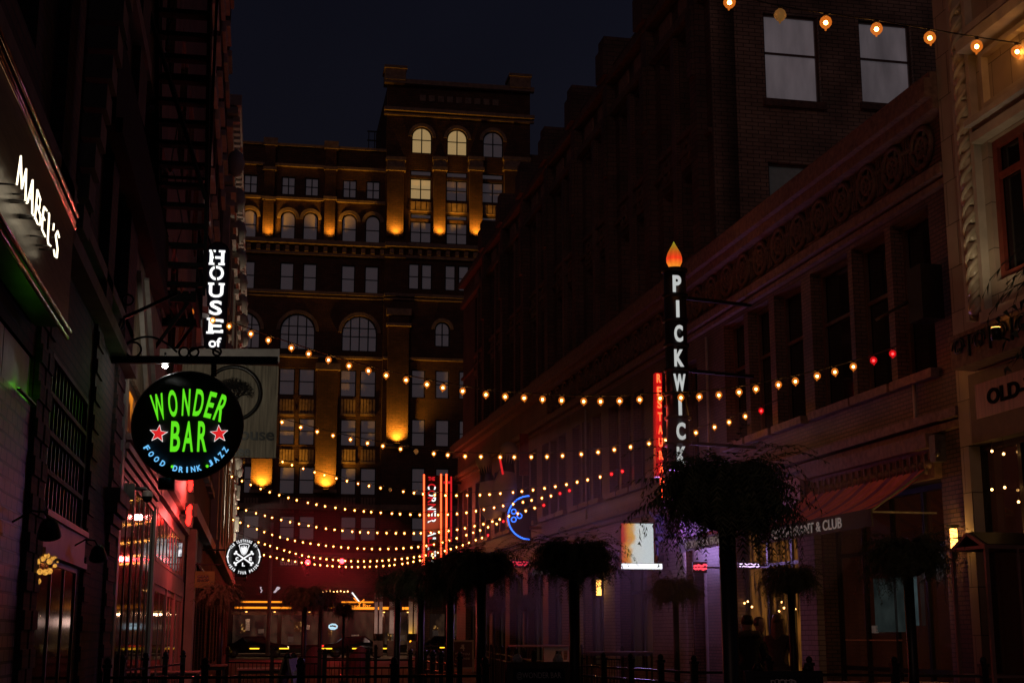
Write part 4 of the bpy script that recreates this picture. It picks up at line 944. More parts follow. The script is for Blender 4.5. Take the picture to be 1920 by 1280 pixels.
for wd, a0, a1 in (('FOOD', 213, 241), ('DRINK', 257.5, 287), ('JAZZ', 302, 327)):
    b = MB()
    for i, ch in enumerate(wd):
        a = RAD(a0 + (a1 - a0) * i / (len(wd) - 1)); p = wc + V((.508 * math.cos(a), 0, .508 * math.sin(a))); p.y = yf
        put(b, ch, p, EX, EZ, (.016 if ch == 'I' else .048), .064, .012, math.degrees(a) - 270, .03)
    b.build('tagline', M_['sign_blue'], t)
for u in (297, 411):
    p = at_y(u, 813, yf); st = [(p.x + r * math.sin(k * math.pi / 5 + (.1 if u < 350 else -.1)), p.z + r * math.cos(k * math.pi / 5 + (.1 if u < 350 else -.1))) for k in range(10) for r in ((.095 if k % 2 == 0 else .04),)]
    b = MB(); b.poly(st, lambda s, o, z: V((s, yf - o, z)), 0, .012); s0 = b.build('star', M_['sign_red'], t)
    st2 = [(p.x + (x - p.x) * 1.09, p.z + (z - p.z) * 1.09) for x, z in st]; b = MB(); b.poly(st2, lambda s, o, z: V((s, yf - o, z)), -.003, .006); b.build('outline', M_['sign_white'], s0)
b = MB(); q0, q1 = at_y(198, 674, YW), at_y(521, 676, YW)
b.bar(q0, q1, .06, .085); b.obox(q0 + V((-.03, 0, 0)), .06, .3, .5)
b.bar(at_y(401, 676, YW), at_y(401, 705, YW), .06, .06)
pts = [at_y(228 + i * 8, 640 - 16 * math.sin(i * .32), YW) for i in range(21)]
for (u, v, r) in ((218, 657, .095), (250, 655, .085), (345, 660, .055), (364, 660, .05), (407, 659, .045), (216, 605, .1), (240, 562, .06)):
    p = at_y(u, v, YW); b.tube([p + V((r * math.cos(a), 0, r * math.sin(a))) for a in [2 * math.pi * i / 22 for i in range(22)]], .013, 5, closed=True)
b.tube([at_y(232 + 100 * i / 16, 646 - 16 * math.sin(math.pi * i / 16) + 14 * (i / 16) ** 3, YW) for i in range(17)], .013, 5)
b.tube([at_y(352 + 60 * i / 12, 662 - 12 * math.sin(math.pi * i / 12), YW) for i in range(13)], .013, 5)
b.bar(at_y(228, 598, YW), at_y(332, 550, YW), .035, .035); b.bar(at_y(205, 672, YW), at_y(228, 598, YW), .03, .03)
b.build('scroll_bracket', M_['black_metal'], t)
b = MB(); b.tube([wc + V((-.2, .0, -.60)), wc + V((-.2, -.0, -.72))], .09, 12); b.build('end_cap', M_['black_metal'], t)
# bright lamp under the bracket
p = at_y(310, 684, YW + .12)
t = thing('sign_spotlight', 'small dazzling white spotlight clipped under the scroll bracket', 'spotlight', p)
b = MB(); b.lathe([(.02, .09), (.035, .08), (.05, 0), (.045, -.01)], (0, 0, 0), 12); b.cyl((0, .0, .08), (0, -.1, .12), .012, 6); b.build('housing', M_['black_metal'], t, True)
b = MB(); b.ball((0, -.03, -.015), .03, 10); b.build('bulb', glow('dazzling_white_bulb', (1, 1, .92), 110), t, True)
lamp('spot_beam', t, p + V((.05, .5, -.05)), 'SPOT', (1, .93, .75), 60, .04, at_y(450, 740, 20.3), 100, .8)

# wooden tavern board with the bare tree
YT = 20.5; t = board('tavern_board', 'weathered wooden board with a bare tree in a black ring behind the round green sign', 'sign', at_y(340, 668, YT))
b = MB(); b.mbox(lambda s, o, z: V((s, YT - o, z)), at_y(338, 770, YT).x, at_y(520, 770, YT).x, -.1, 0, at_y(450, 857, YT).z, at_y(450, 684, YT).z); b.build('board', M_['wood'], t)
b = MB(); b.bar(at_y(300, 668, YT), at_y(524, 668, YT), .16, .19); b.build('beam', M_['pale_metal'], t)
b = MB(); rc = at_y(437, 737, YT - .02); rr_ = 50 * YT / FPX
b.tube([rc + V((rr_ * math.cos(a), 0, rr_ * math.sin(a))) for a in [2 * math.pi * i / 40 for i in range(40)]], .03, 6, closed=True)
def branch(p, a, l, r, d):
    q = p + V((l * math.cos(a), -.004, l * math.sin(a))); b.tube([p, q], r, 5, taper=.7)
    if d: 
        for k in (-1, 1, 0)[:2 + (d > 2)]: branch(q, a + k * random.uniform(.3, .62) + random.uniform(-.1, .1), l * random.uniform(.68, .85), r * .68, d - 1)
random.seed(4); branch(rc + V((0, 0, -.33)), math.pi / 2, .15, .028, 6)
b.build('tree_emblem', M_['black_paint'], t)
b = MB(); put(b, 'greenhouse', at_y(433, 816, YT - .005), EX, EZ, 158 * YT / FPX, 30 * YT / FPX, .01, 0, .02); b.build('lettering', M_['black_paint'], t); b = MB(); put(b, 'coffee', at_y(440, 844, YT - .005), EX, EZ, 56 * YT / FPX, 20 * YT / FPX, .01, 0, .02); b.build('lettering', M_['black_paint'], t)

# tall white lettered blade sign
YH = 38; t = board('blade_sign', 'tall navy blade sign with rounded top and white lit slab letters', 'sign', at_y(404, 560, YH)); hp = YH / FPX
HMf = lambda s, o, z: V((s, YH - o, z))
x0, x1 = at_y(384, 560, YH).x, at_y(427, 560, YH).x; zt, zb = at_y(405, 473, YH).z, at_y(405, 735, YH).z; r = (x1 - x0) / 2; xc = (x0 + x1) / 2
b = MB(); b.poly([(x0, zb), (x1, zb)] + [(xc + r * math.cos(a), zt + r * math.sin(a)) for a in [math.pi * i / 16 for i in range(17)]], HMf, -.3, 0); b.build('panel', M_['navy_paint'], t)
b = MB()
for ch, v, w, h in (('H', 483, 27, 25), ('O', 512, 27, 28), ('U', 545, 27, 26), ('S', 577, 23, 28), ('E', 611, 25, 26), ('of', 642, 23, 19), ('B', 672, 24, 24)):
    p = at_y(407 - (v - 480) * .025, v, YH - .003); put(b, ch, p, EX, EZ, w * hp, h * hp, .02, 0, .02)
    M2 = lambda s, o, z, p=p: V((p.x + s, YH - .003 - o, p.z + z)); W_, H_ = w * hp / 2, h * hp / 2; q = .055
    if ch == 'H':
        for sx in (-1, 1):
            for sz in (-1, 1): b.mbox(M2, sx * W_ * .66 - .085, sx * W_ * .66 + .085, .001, .021, sz * H_ - q / 2, sz * H_ + q / 2)
    if ch == 'U':
        for sx in (-1, 1): b.mbox(M2, sx * W_ * .72 - .08, sx * W_ * .72 + .08, .001, .021, H_ - q / 2, H_ + q / 2)
    if ch == 'E':
        b.mbox(M2, -W_ - .05, -W_ * .2, .001, .021, H_ - q / 2, H_ + .03); b.mbox(M2, -W_ - .05, -W_ * .2, .001, .021, -H_ - .03, -H_ + q / 2)
        for sz in (-1, 1): b.mbox(M2, W_ - .04, W_ + .03, .001, .021, (H_ - .085 if sz > 0 else -H_), (H_ if sz > 0 else -H_ + .085))
    if ch == 'B': b.mbox(M2, -W_ - .05, -W_ * .2, .001, .021, H_ - q / 2, H_ + .03)
b.build('lettering', M_['sign_white'], t)
b = MB(); b.bar(V((LX, YH + .15, zt - .4)), V((x0, YH + .15, zt - .4)), .07); b.build('bracket', M_['black_metal'], t); b = MB(); b.bar(V((LX, YH + .15, zb + .4)), V((x0, YH + .15, zb + .4)), .07); b.tube([V((x0 - .4, YH - .05, zt + 1.6)), V((xc - .1, YH - .05, zt - .1)), V((xc, YH - .05, zt - .9))], .02, 5); b.build('bracket', M_['black_metal'], t)

# round clothing sign with pick and crossed bones
YC = 45; t = board('round_sign', 'round black sign with white guitar pick, crossed bones and letters C L E', 'sign', at_y(427, 1043, YC)); cc = at_y(457, 1043, YC); cp_ = YC / FPX
b = MB(); b.tube([cc + V((0, 0, 0)), cc + V((0, .12, 0))], 33 * cp_, 40); b.build('disc', M_['black_paint'], t)
b = MB(); CMf = lambda s, o, z: V((cc.x + s, YC - .002 - o, cc.z + z)); R0 = 29 * cp_
for a0, a1 in ((150, 205), (-25, 30)):
    b.tube([CMf(R0 * math.cos(RAD(a0 + (a1 - a0) * i / 10)), .01, R0 * math.sin(RAD(a0 + (a1 - a0) * i / 10))) for i in range(11)], 1.1 * cp_, 6)
for sx in (-1, 1): b.ball(CMf(sx * R0, .01, 0), 2.2 * cp_, 8)
txt = 'CLE CLOTHING CO.'
for i, ch in enumerate(txt):
    if ch == ' ': continue
    a = RAD(145 - 110 * i / (len(txt) - 1)); put(b, ch, CMf(R0 * math.cos(a), 0, R0 * math.sin(a)), EX, EZ, (2.6 if ch not in 'I.' else 1.2) * cp_, (5.0 if ch != '.' else 1.2) * cp_, .012, math.degrees(a) - 90, .04)
txt = 'WEAR YOUR PRIDE'
for i, ch in enumerate(txt):
    if ch == ' ': continue
    a = RAD(212 + 116 * i / (len(txt) - 1)); put(b, ch, CMf(R0 * math.cos(a), 0, R0 * math.sin(a)), EX, EZ, (2.8 if ch != 'I' else 1.2) * cp_, 5.0 * cp_, .012, math.degrees(a) - 270, .04)
b.build('lettering', M_['sign_white_soft'], t)
b = MB()
pick = [(-7.5, 17), (-9.2, 20), (-7.5, 22.5), (0, 23.5), (7.5, 22.5), (9.2, 20), (7.5, 17), (6.2, 11), (3.5, 5.5), (0, 3), (-3.5, 5.5), (-6.2, 11)]
ring = [CMf(x * cp_, .012, z * cp_) for x, z in pick]; b.tube(ring, .7 * cp_, 5, closed=True)
inner = [(x * .78 * cp_, (z * .8 + 1.2) * cp_) for x, z in pick if z < 18] ; inner = [(-5.6 * cp_, 17 * cp_), (-4.5 * cp_, 17 * cp_), (-4.5 * cp_, 19 * cp_), (-3 * cp_, 19 * cp_), (-3 * cp_, 16.5 * cp_), (-1 * cp_, 16.5 * cp_), (-1 * cp_, 20 * cp_), (.8 * cp_, 20 * cp_), (.8 * cp_, 17.5 * cp_), (3 * cp_, 17.5 * cp_), (3 * cp_, 19.5 * cp_), (4.5 * cp_, 19.5 * cp_), (4.5 * cp_, 16 * cp_), (5.6 * cp_, 16 * cp_), (5 * cp_, 11 * cp_), (2.8 * cp_, 6.5 * cp_), (0, 4.6 * cp_), (-2.8 * cp_, 6.5 * cp_), (-5 * cp_, 11 * cp_)]
b.poly(inner, CMf, 0, .012)
for sg in (-1, 1):
    p0, p1 = V((-15 * sg, 0, 7)), V((15 * sg, 0, -13)); A = CMf(p0.x * cp_, .012 + .006 * sg, p0.z * cp_); B = CMf(p1.x * cp_, .012 + .006 * sg, p1.z * cp_); b.tube([A, B], 1.35 * cp_, 8)
    d = (p1 - p0).normalized(); n = V((d.z, 0, -d.x))
    for p in (p0, p1):
        for k in (-1, 1): q = p + n * 2.1 * k; b.ball(CMf(q.x * cp_, .014, q.z * cp_), 2.1 * cp_, 8, 1, .4, 1)
for ch, x, z in (('C', -12, -4), ('L', 0, -14), ('E', 12, -4)): put(b, ch, CMf(x * cp_, 0, z * cp_), EX, EZ, 5.2 * cp_, 6.6 * cp_, .012, 0, .05)
b.build('emblem', M_['sign_white_soft'], t)
b = MB(); b.bar(V((LX, YC + .06, cc.z + .2)), V((cc.x - 33 * cp_, YC + .06, cc.z + .2)), .05); b.build('bracket', M_['black_metal'], t)

# orange plaque of the gear shop
YG = 35.5; t = board('shop_plaque', 'orange plaque with a pointed foot hanging from a thin bar beside a white pillar', 'sign', at_y(345, 1059, YG)); gp = YG / FPX
gc = at_y(381, 1087, YG); GM = lambda s, o, z: V((gc.x + s * gp, YG - o, gc.z + z * gp))
b = MB(); b.poly([(-20, -12), (2, -15), (20, -9), (20, 16), (-20, 16)], GM, -.05, 0); b.build('board', pm('orange_plaque', (.42, .17, .06), .6, var=.25, scale=4, em=(.5, .16, .04), es=.06), t)
b = MB(); put(b, 'GEAR', GM(0, .002, 6), EX, EZ, 22 * gp, 5.5 * gp, .008, 0, .06); put(b, 'SHOP', GM(0, .002, -.5), EX, EZ, 22 * gp, 5.5 * gp, .008, 0, .06); b.build('lettering', M_['black_paint'], t)
b = MB(); b.bar(V((LX, YG, gc.z + 28 * gp)), GM(30, 0, 28), .03); b.bar(GM(-14, .02, 16), GM(-14, .02, 28), .015); b.bar(GM(14, .02, 16), GM(14, .02, 28), .015); b.build('bracket', M_['black_metal'], t)

# red neon signs over the pink lit shop
for (u, v, w, h, y, lab) in ((357, 906, 7, 26, 30.5, 'small red neon tube sign right under the round green sign'), (354, 965, 8, 36, 29.3, 'tall red neon flame sign on the pink lit shop')):
    p = at_y(u, v, y); k = y / FPX; t = thing('neon_sign', lab, 'sign', p, 'red neon signs on the left'); 
    b = MB(); b.obox((0, .1, 0), w * 1.7 * k, .14, h * 1.25 * k); b.bar((-w * k, .1, 0), (LX - p.x, .1, 0), .04); b.build('case', M_['black_metal'], t, True)
    b = MB(); b.tube([V((w * k * .4 * math.sin(i * 1.1), 0, h * k * (.5 - i / 12))) for i in range(13)], .035, 6); b.tube([V((0, .01, h * k * .4)), V((0, .01, -h * k * .4))], .05, 6); b.build('tube', glow('red_tube', (1, .012, .008), 8), t, True)
    lamp('neon_glow', t, p + V((.3, -1.2, -.15)), 'POINT', (1, .11, .10), 75, .05)
p = at_y(338, 1030, 30.2); t = thing('lit_poster', 'small white lit poster on the edge of the pink lit shop', 'poster', p); k = 30.2 / FPX
b = MB(); b.obox((0, .03, 0), 9 * k, .05, 30 * k); b.build('frame', M_['black_metal'], t, True); b = MB(); b.obox((0, -.003, 0), 6 * k, .01, 24 * k); b.build('sheet', glow('poster_light', (.1, .1, .12), 1, (1, .95, 1), 6, .45, .6), t, True)

# dome camera
p = at_x(238, 921, LX); t = thing('security_camera', 'grey dome security camera on a short arm by the glazed shop', 'camera', p)
b = MB(); b.obox((.05, 0, 0), .1, .1, .2); b.tube([(.08, 0, .04), (.24, 0, .04), (.26, 0, 0)], .022, 8); b.build('arm', M_['grey_metal'], t, True)
b = MB(); b.lathe([(.02, .02), (.065, 0), (.07, -.06)], (.26, 0, 0), 14); b.build('housing', M_['pale_metal'], t, True)
b = MB(); b.lathe([(.068, -.06), (.062, -.10), (.04, -.13), (.001, -.14)], (.26, 0, 0), 14); b.build('dome', M_['black_paint'], t, True)

# two dark dome lamps and amber globes put in for bulb reflections in the tavern window
for (u, v, s, lab) in ((92, 990, 1, 'dark metal dome lamp over the tavern window nearest the tiled wall'), (184, 1036, 1, 'dark metal dome lamp beside the capital of the tavern pier')):
    p = at_x(u, v, LX + .25); t = thing('dome_lamp', lab, 'lamp', p, 'dome lamps on the tavern')
    b = MB(); b.lathe([(.015, .07), (.035, .066), (.06, .035), (.08, -.035), (.084, -.06), (.077, -.06), (.055, .03)], (0, 0, 0), 18, Matrix.Rotation(.55, 3, 'X')); b.build('shade', M_['black_metal'], t, True)
    b = MB(); b.tube([(0, -.04, .06), (-.03, -.05, .11), (-.12, 0, .12), (-.25, 0, .04)], .008, 7); b.build('arm', M_['black_metal'], t, True)
p = LM(12.2, -.03, 1.95); t = thing('reflection_globes', 'small amber globes standing in for bulb reflections at the tavern window', 'lamp', p)
b = MB(); AG = glow('amber_globe', (1, .48, .08), 1.0, (.35, .13, .02), 45, .35, .65)
for (u, v, r) in ((79, 1034, .02), (80, 1047, .04), (88, 1041, .042), (93, 1052, .045), (99, 1045, .04), (95, 1036, .036), (72, 1052, .04), (75, 1071, .042), (85, 1072, .045), (93, 1070, .046), (71, 1089, .045), (105, 1044, .018), (108, 1053, .016), (103, 1060, .03)):
    q = at_x(u, v, LX + .05 + random.uniform(-.02, .02)); g = MB(); g.ball(q - p, r * .55, 10); g.build('globe', AG, t, True); b.tube([q - p, V((q.x - p.x, q.y - p.y, 2.1 - p.z))], .003, 4)
b.build('wire', M_['cable'], t, True)

# iron fire escape
t = thing('fire_escape', 'black iron fire escape with steep open stairs and platforms', 'fire escape', LM(21, 0, 6.5))
FXa, FXb = at_y(293, 400, 21).x + .02, at_y(387, 400, 21).x
def FP(s): return 21.7 - 2.75 * s, 6.75 + 3.6 * s       # up the flight, s = 0..1.9
for x in (FXa, FXb):
    b = MB(); p, q = FP(0), FP(2.05); b.bar((x, p[0], p[1]), (x, q[0], q[1]), .05, .22); b.build('stringer', M_['iron'], t)
for i in range(29):
    y, z = FP(i / 14.2); b = MB(); b.box(FXa + .026, FXb - .026, y - .13, y + .13, z - .02, z + .012); b.box(FXa + .026, FXb - .026, y - .145, y - .132, z - .05, z + .012); b.build('tread', M_['iron'], t)
b = MB()
for x in (FXa, FXb):
    for h in (.5, .95): p, q = FP(0), FP(2.05); b.bar((x, p[0], p[1] + h), (x, q[0], q[1] + h), .03, .03)
    for i in range(11): y, z = FP(i / 5); b.bar((x, y, z), (x, y, z + .95), .025)
b.build('handrail', M_['iron'], t)
for y0, y1, z in ((21.7, 23.6, 6.62), (13.6, 16.2, 14.2)):
    b = MB()
    FXp = FXb - .13
    n = int((FXp - LX) / .12)
    for i in range(n): b.box(LX + .05 + i * .12, LX + .14 + i * .12, y0, y1, z, z + .03)
    b.box(LX, FXp, y0, y0 + .08, z - .14, z - .003); b.box(LX, FXp, y1 - .08, y1, z - .14, z - .003); b.box(FXp - .05, FXp, y0 + .082, y1 - .082, z - .14, z - .003)
    for q in range(6): yy = y0 + (y1 - y0) * q / 5; b.bar((FXp, yy, z), (FXp, yy, z + 1), .03)
    for h in (.35, .7, 1): b.bar((FXp, y0, z + h), (FXp, y1, z + h), .03)
    for yy in (y0 + .1, y1 - .1): b.bar((LX, yy, z - .9), (FXp - .1, yy, z - .1), .05)
    b.build('platform', M_['iron'], t)
b = MB()
for x in (FXa - .06, FXb - .02): b.bar((x, 21.75, 6.6), (x, 21.75, 16), .045)
for z in (8.2, 9.6, 11.3): b.bar((LX, 21.0 - (z - 8) * .4, z), (FXb - .04, 21.0 - (z - 8) * .4, z), .04)
b.bar((LX, 18, 9.6), (FXb, 20.6, 7.8), .05); b.bar((LX, 16, 8.6), (FXa, 19.8, 9.9), .05)
b.build('brace', M_['iron'], t)
t = thing('wall_box', 'long dark box canopy bolted high along the tavern wall', 'canopy', LM(16, 0, 6.6))
b = MB(); b.mbox(LM, 13.4, 21.4, .02, .2, 6.3, 7.3); b.mbox(LM, 13.5, 21.3, .2, .26, 6.25, 6.4); b.build('case', M_['iron'], t)
for s in (14, 16.5, 19, 21): b = MB(); b.bar(LM(s, .0, 7.9), LM(s, .2, 7.3), .03); b.build('stay', M_['iron'], t)
t = thing('wall_cable', 'loose drooping cable with small coloured bulbs on the upper left wall', 'cable', LM(20, 0, 8))
b = MB(); pts = [LM(18 + i * .3, .25 + .08 * math.sin(i), 10.5 - i * .18 + .12 * math.sin(i * 1.7)) for i in range(24)]; b.tube(pts, .012, 5); b.build('wire', M_['cable'], t)
for i in range(2, 23, 3):
    b = MB(); b.ball(pts[i] + V((0, 0, -.05)), .04, 8, 1, 1, 1.3); b.build('bulb', [M_['bulb_dim'], M_['sign_blue_unlit'], M_['sign_red_unlit']][i % 3], t)
# ================================================================== signs on the right
# tall drum sign with a flame
YP = 30.5; kp = YP / FPX
base = at_y(1268, 880, YP); top = at_y(1263, 510, YP)
t = thing('drum_sign', 'tall black drum sign with grey white letters stacked under a glowing flame', 'sign', V((top.x + .02, YP, base.z)))
b = MB(); b.cyl(V((top.x + .02, YP, base.z)), V((top.x + .02, YP, top.z)), .255, 20); b.build('drum', M_['black_paint'], t)
for v in (508, 556, 602, 648, 694, 739, 784, 830, 876): b = MB(); p = at_y(1268, v, YP); b.lathe([(.25, -.045), (.30, -.03), (.30, .03), (.25, .045)], (top.x + .02, YP, p.z), 20); b.build('band', M_['black_metal'], t)
for v in (558, 694, 830): b = MB(); p = at_y(1280, v, YP); q = RM(YP + .5, 0, p.z); b.bar(V((top.x + .2, YP, p.z)), V((q.x, q.y, p.z)), .07); b.build('wall_arm', M_['black_metal'], t)
b = MB()
for ch, v, u, w in (('P', 532, 1269, 17), ('I', 579, 1270.5, 6), ('C', 625, 1272, 17), ('K', 671, 1273, 19), ('W', 717, 1274, 24), ('I', 762, 1275, 6), ('C', 808, 1276.5, 18), ('K', 853, 1278, 19)):
    p = at_y(u, v, YP - .29); put(b, ch, p, EX, EZ, w * kp, 34 * kp, .03, 0, .035)
lo = b.build('lettering', M_['sign_grey'], t)
b = MB(); fp = V((top.x + .02, YP, at_y(1264, 500, YP).z)); b.lathe([(.08, -.07), (.13, 0), (.178, .10), (.182, .2), (.15, .32), (.09, .43), (.04, .52), (.001, .60)], fp, 20); b.build('flame', 'x' and M_['flame'], t)
b = MB(); b.lathe([(.06, -.2), (.10, -.18), (.12, -.1), (.09, -.06), (.001, -.05)], fp, 16); b.build('flame_holder', M_['red_paint'], t)
lamp('flame_glow', t, fp + V((0, -.1, .2)), 'POINT', (1, .30, .08), 14, .2)
# narrow red letter box
YR = 31.2; kr = YR / FPX; p = at_y(1237, 790, YR)
t = thing('letter_box', 'narrow red lit box of small vertical letters left of the drum sign', 'sign', p)
b = MB(); b.obox(at_y(1236, 795, YR) + V((0, .12, 0)), 13 * kr, .2, 205 * kr, Matrix.Rotation(RAD(1.0), 3, 'Y')); b.build('case', M_['red_lit_case'], t)
b = MB()
for i, ch in enumerate('RESTAURANT'): put(b, ch, at_y(1235 + i * .75, 709 + i * 24, YR - .02), EX, EZ, (8 if ch != 'I' else 3) * kr, 17 * kr, .02, 0, .02)
b.build('lettering', M_['neon_orange'], t)
b = MB()
for v in (760, 835): q = at_y(1241, v, YR); b.bar(q + V((.1, .1, 0)), q + V((.32, -.2, 0)), .05)
b.build('bracket', M_['red_paint'], t)
lamp('letter_glow', t, p + V((-.1, -.4, 0)), 'POINT', (1, .06, .04), 10, .3)

# vertical neon sign far down the street
YA = 70.5; ka = YA / FPX; p = at_y(821, 974, YA)
t = thing('neon_blade_sign', 'tall vertical sign of red and white letters between glowing orange neon tubes', 'sign', p)
b = MB(); b.obox(p + V((0, .35, 0)), 54 * ka, .5, 168 * ka); b.obox(p + V((1.1, .5, 1.9)), 1.6, .12, .12); b.obox(p + V((1.1, .5, -1.2)), 1.6, .12, .12); b.build('case', M_['black_paint'], t)
for u, v0, v1 in ((795, 889, 1058), (827, 888, 1044), (837, 888, 1040)):
    b = MB(); b.tube([at_y(u, v0, YA), at_y(u, v1, YA)], .04, 8); b.build('tube', M_['neon_orange'], t)
b = MB(); b.tube([at_y(846, 893, YA), at_y(846, 1015, YA)], .04, 8); b.tube([at_y(832, 904, YA + .03), at_y(846, 904, YA + .03)], .06, 8); b.build('side_tube', M_['neon_dull_red'], t)
RD = V((0, 0, -1)); UP = V((1, 0, 0))                     # letters read downwards
def two_tone(mb, txt, c, w, h):
    n0 = len(mb.f); put(mb, txt, c, RD, UP, w, h, .06, 0, .03)
b = MB(); two_tone(b, 'THE', at_y(809, 897, YA - .02), 11 * ka, 11 * ka) if False else put(b, 'THE', at_y(809, 897, YA - .02), EX, EZ, 13 * ka, 7 * ka, .05, 0, .02)
b2 = MB()
L_ = 'CORNER ALLEY'; v0 = 912.0; stp = (1050 - 912) / (len(L_) - 1)
for i, ch in enumerate(L_):
    if ch == ' ': continue
    vs, fs, asp = glyph(ch, .012); c = at_y(809.5, v0 + stp * i, YA - .02); w, h = stp * .86 * ka, 15 * ka
    # each letter is red on one side of a slanting line and white on the other
    ang = (0, .6, 1.2, .2, .9, .4)[i % 6]; nx, ny = math.cos(ang), math.sin(ang)
    for f in fs:
        for sg, tgt in ((1, b2), (-1, b)):
            pl = [vs[k] for k in f]; out = []
            for k in range(len(pl)):
                p0, p1 = pl[k], pl[(k + 1) % len(pl)]; d0, d1 = sg * (p0.x * nx + p0.y * ny), sg * (p1.x * nx + p1.y * ny)
                if d0 >= 0: out.append(p0)
                if d0 * d1 < 0: out.append(p0.lerp(p1, d0 / (d0 - d1)))
            if len(out) > 2: tgt.face([c + RD * (q.x * w) + UP * (q.y * h) + V((0, -1, 0)) * (q.z * .06) for q in out])
b.build('red_lettering', M_['neon_dull_red'], t); b2.build('white_lettering', M_['sign_white'], t)
lamp('tube_glow', t, p + V((-.2, -1.2, 0)), 'POINT', (1, .13, .05), 120, .6)

# bowling sign: pins and a ball outlined in blue
YB = 53.0; kb = YB / FPX
c0 = at_y(992, 970, YB)
t = thing('bowling_sign', 'bowling sign of two pale pins above a black ball outlined in blue neon', 'sign', c0)
BMf = lambda s, o, z: V((c0.x + s * kb, YB - o, c0.z + z * kb))
b = MB(); b.poly([(0, 42)] + [(42 * math.cos(a), 42 * math.sin(a)) for a in [math.pi / 2 + math.pi * i / 24 for i in range(25)]] + [(4, -42), (4, 42)], BMf, -.35, 0); b.build('ball', M_['black_paint'], t)
b = MB(); b.tube([BMf(41 * math.cos(a), .05, 41 * math.sin(a)) for a in [math.pi / 2 + math.pi * i / 30 for i in range(31)]], .030, 6)
for x, z in ((-30, 11), (-30, -4), (-19, 3)): b.tube([BMf(x + 4.6 * math.cos(a), .05, z + 4.6 * math.sin(a)) for a in [2 * math.pi * i / 16 for i in range(16)]], .022, 6, closed=True)
b.build('tube', M_['neon_blue'], t)
prof = [(.001, 66), (8, 65), (14, 60), (16.5, 52), (15, 43), (11, 33), (10, 26), (13, 15), (18, 0), (22, -14), (24, -30), (21, -50), (15, -62), (.001, -62)]
for (x, z, tilt, sc, lab) in ((-40, 78, .12, 1.05, 0), (-72, 62, -.18, 1.0, 1)):
    R3 = Matrix.Rotation(tilt, 3, 'Y')
    b = MB(); b.lathe([(r * kb * sc, h * kb * sc) for r, h in prof], BMf(x, -.5 - .35 * lab, z), 20, R3); po = b.build('pin', M_['pin_white'], t)
    b = MB(); n = 16                                        # zigzag collar round the neck
    for i in range(n):
        a0, a1 = 2 * math.pi * i / n, 2 * math.pi * (i + 1) / n; am = (a0 + a1) / 2; q = BMf(x, -.5 - .35 * lab, z)
        F = lambda r, a, h: q + R3 @ V((r * kb * sc * math.cos(a), r * kb * sc * math.sin(a), h * kb * sc))
        b.face([F(12, a0, 24), F(12, a1, 24), F(14.5, am, 41)]); b.face([F(12, a0, 24), F(12, a1, 24), F(15.5, a1, 10), F(15.5, a0, 10)])
    b.build('collar', M_['black_paint'], po)
b = MB(); b.tube([at_y(937, 858, YB - .2), at_y(940, 874, YB - .2), at_y(943, 889, YB - .2)], .045, 6); b.build('red_tube', M_['neon_dull_red'], t)
b = MB(); b.mbox(BMf, 0, 24, .0, .1, 20, 26); b.mbox(BMf, 0, 24, 0, .1, -22, -16); q = at_y(985, 850, YB); b.obox(q + V((0, .3, 0)), .34, .1, 1.6); b.build('bracket', M_['red_paint'], t)

# video screen, purple panel
YS = 36.5; ks = YS / FPX; p = at_y(1196, 1022, YS)
t = thing('video_screen', 'bright washed out video screen with an orange edge hung over the pavement', 'screen', p)
b = MB(); b.obox(p + V((0, .12, 0)), 66 * ks, .18, 88 * ks); b.build('case', M_['black_metal'], t)
b = MB(); b.mbox(lambda s, o, z: V((s, YS - o, z)), at_y(1165, 1022, YS).x, at_y(1225, 1022, YS).x, 0, .02, at_y(1196, 1055, YS).z, at_y(1196, 981, YS).z); b.build('display', M_['screen'], t)
b = MB(); b.mbox(lambda s, o, z: V((s, YS - o, z)), at_y(1165, 1060, YS).x, at_y(1241, 1060, YS).x, .0, .04, at_y(1196, 1066, YS).z, at_y(1196, 1056, YS).z); b.build('light_bar', glow('white_light_bar', (.95, .97, 1), 1.6), t)
q = RM(YS + .2, 0, p.z + .3); b = MB(); b.bar(p + V((.3, .2, .3)), V((q.x, q.y, p.z + .3)), .08); b.build('bracket', M_['black_metal'], t)
lamp('screen_glow', t, p + V((.1, -.6, 0)), 'AREA', (.58, .34, 1), 60, 1.0, p + V((.1, -3, 0)))  # violet light added for the glow around the screen
t.children[-1].data.size = 1.0
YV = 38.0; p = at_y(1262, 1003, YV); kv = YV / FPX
t = thing('purple_lit_awning', 'awning side with purple light put in as a glow, between the bright screen and the lettered awning', 'awning', p)
b = MB(); b.obox(p, 66 * kv, .05, 76 * kv); b.build('sheet', glow('purple_glow_sheet', (.16, .07, .36), .55, (.10, .05, .30), 1.5), t)  # purple light on the sheet put in as its own glow
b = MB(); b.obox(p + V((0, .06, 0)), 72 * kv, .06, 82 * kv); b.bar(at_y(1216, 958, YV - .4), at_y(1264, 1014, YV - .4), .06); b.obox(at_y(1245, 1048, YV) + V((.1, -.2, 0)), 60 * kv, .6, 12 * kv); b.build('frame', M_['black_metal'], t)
lamp('violet_fill', t, p + V((-.3, -1.4, .1)), 'POINT', (.55, .22, 1), 85, .5)  # added violet lamp, tints the mist and nearby fronts

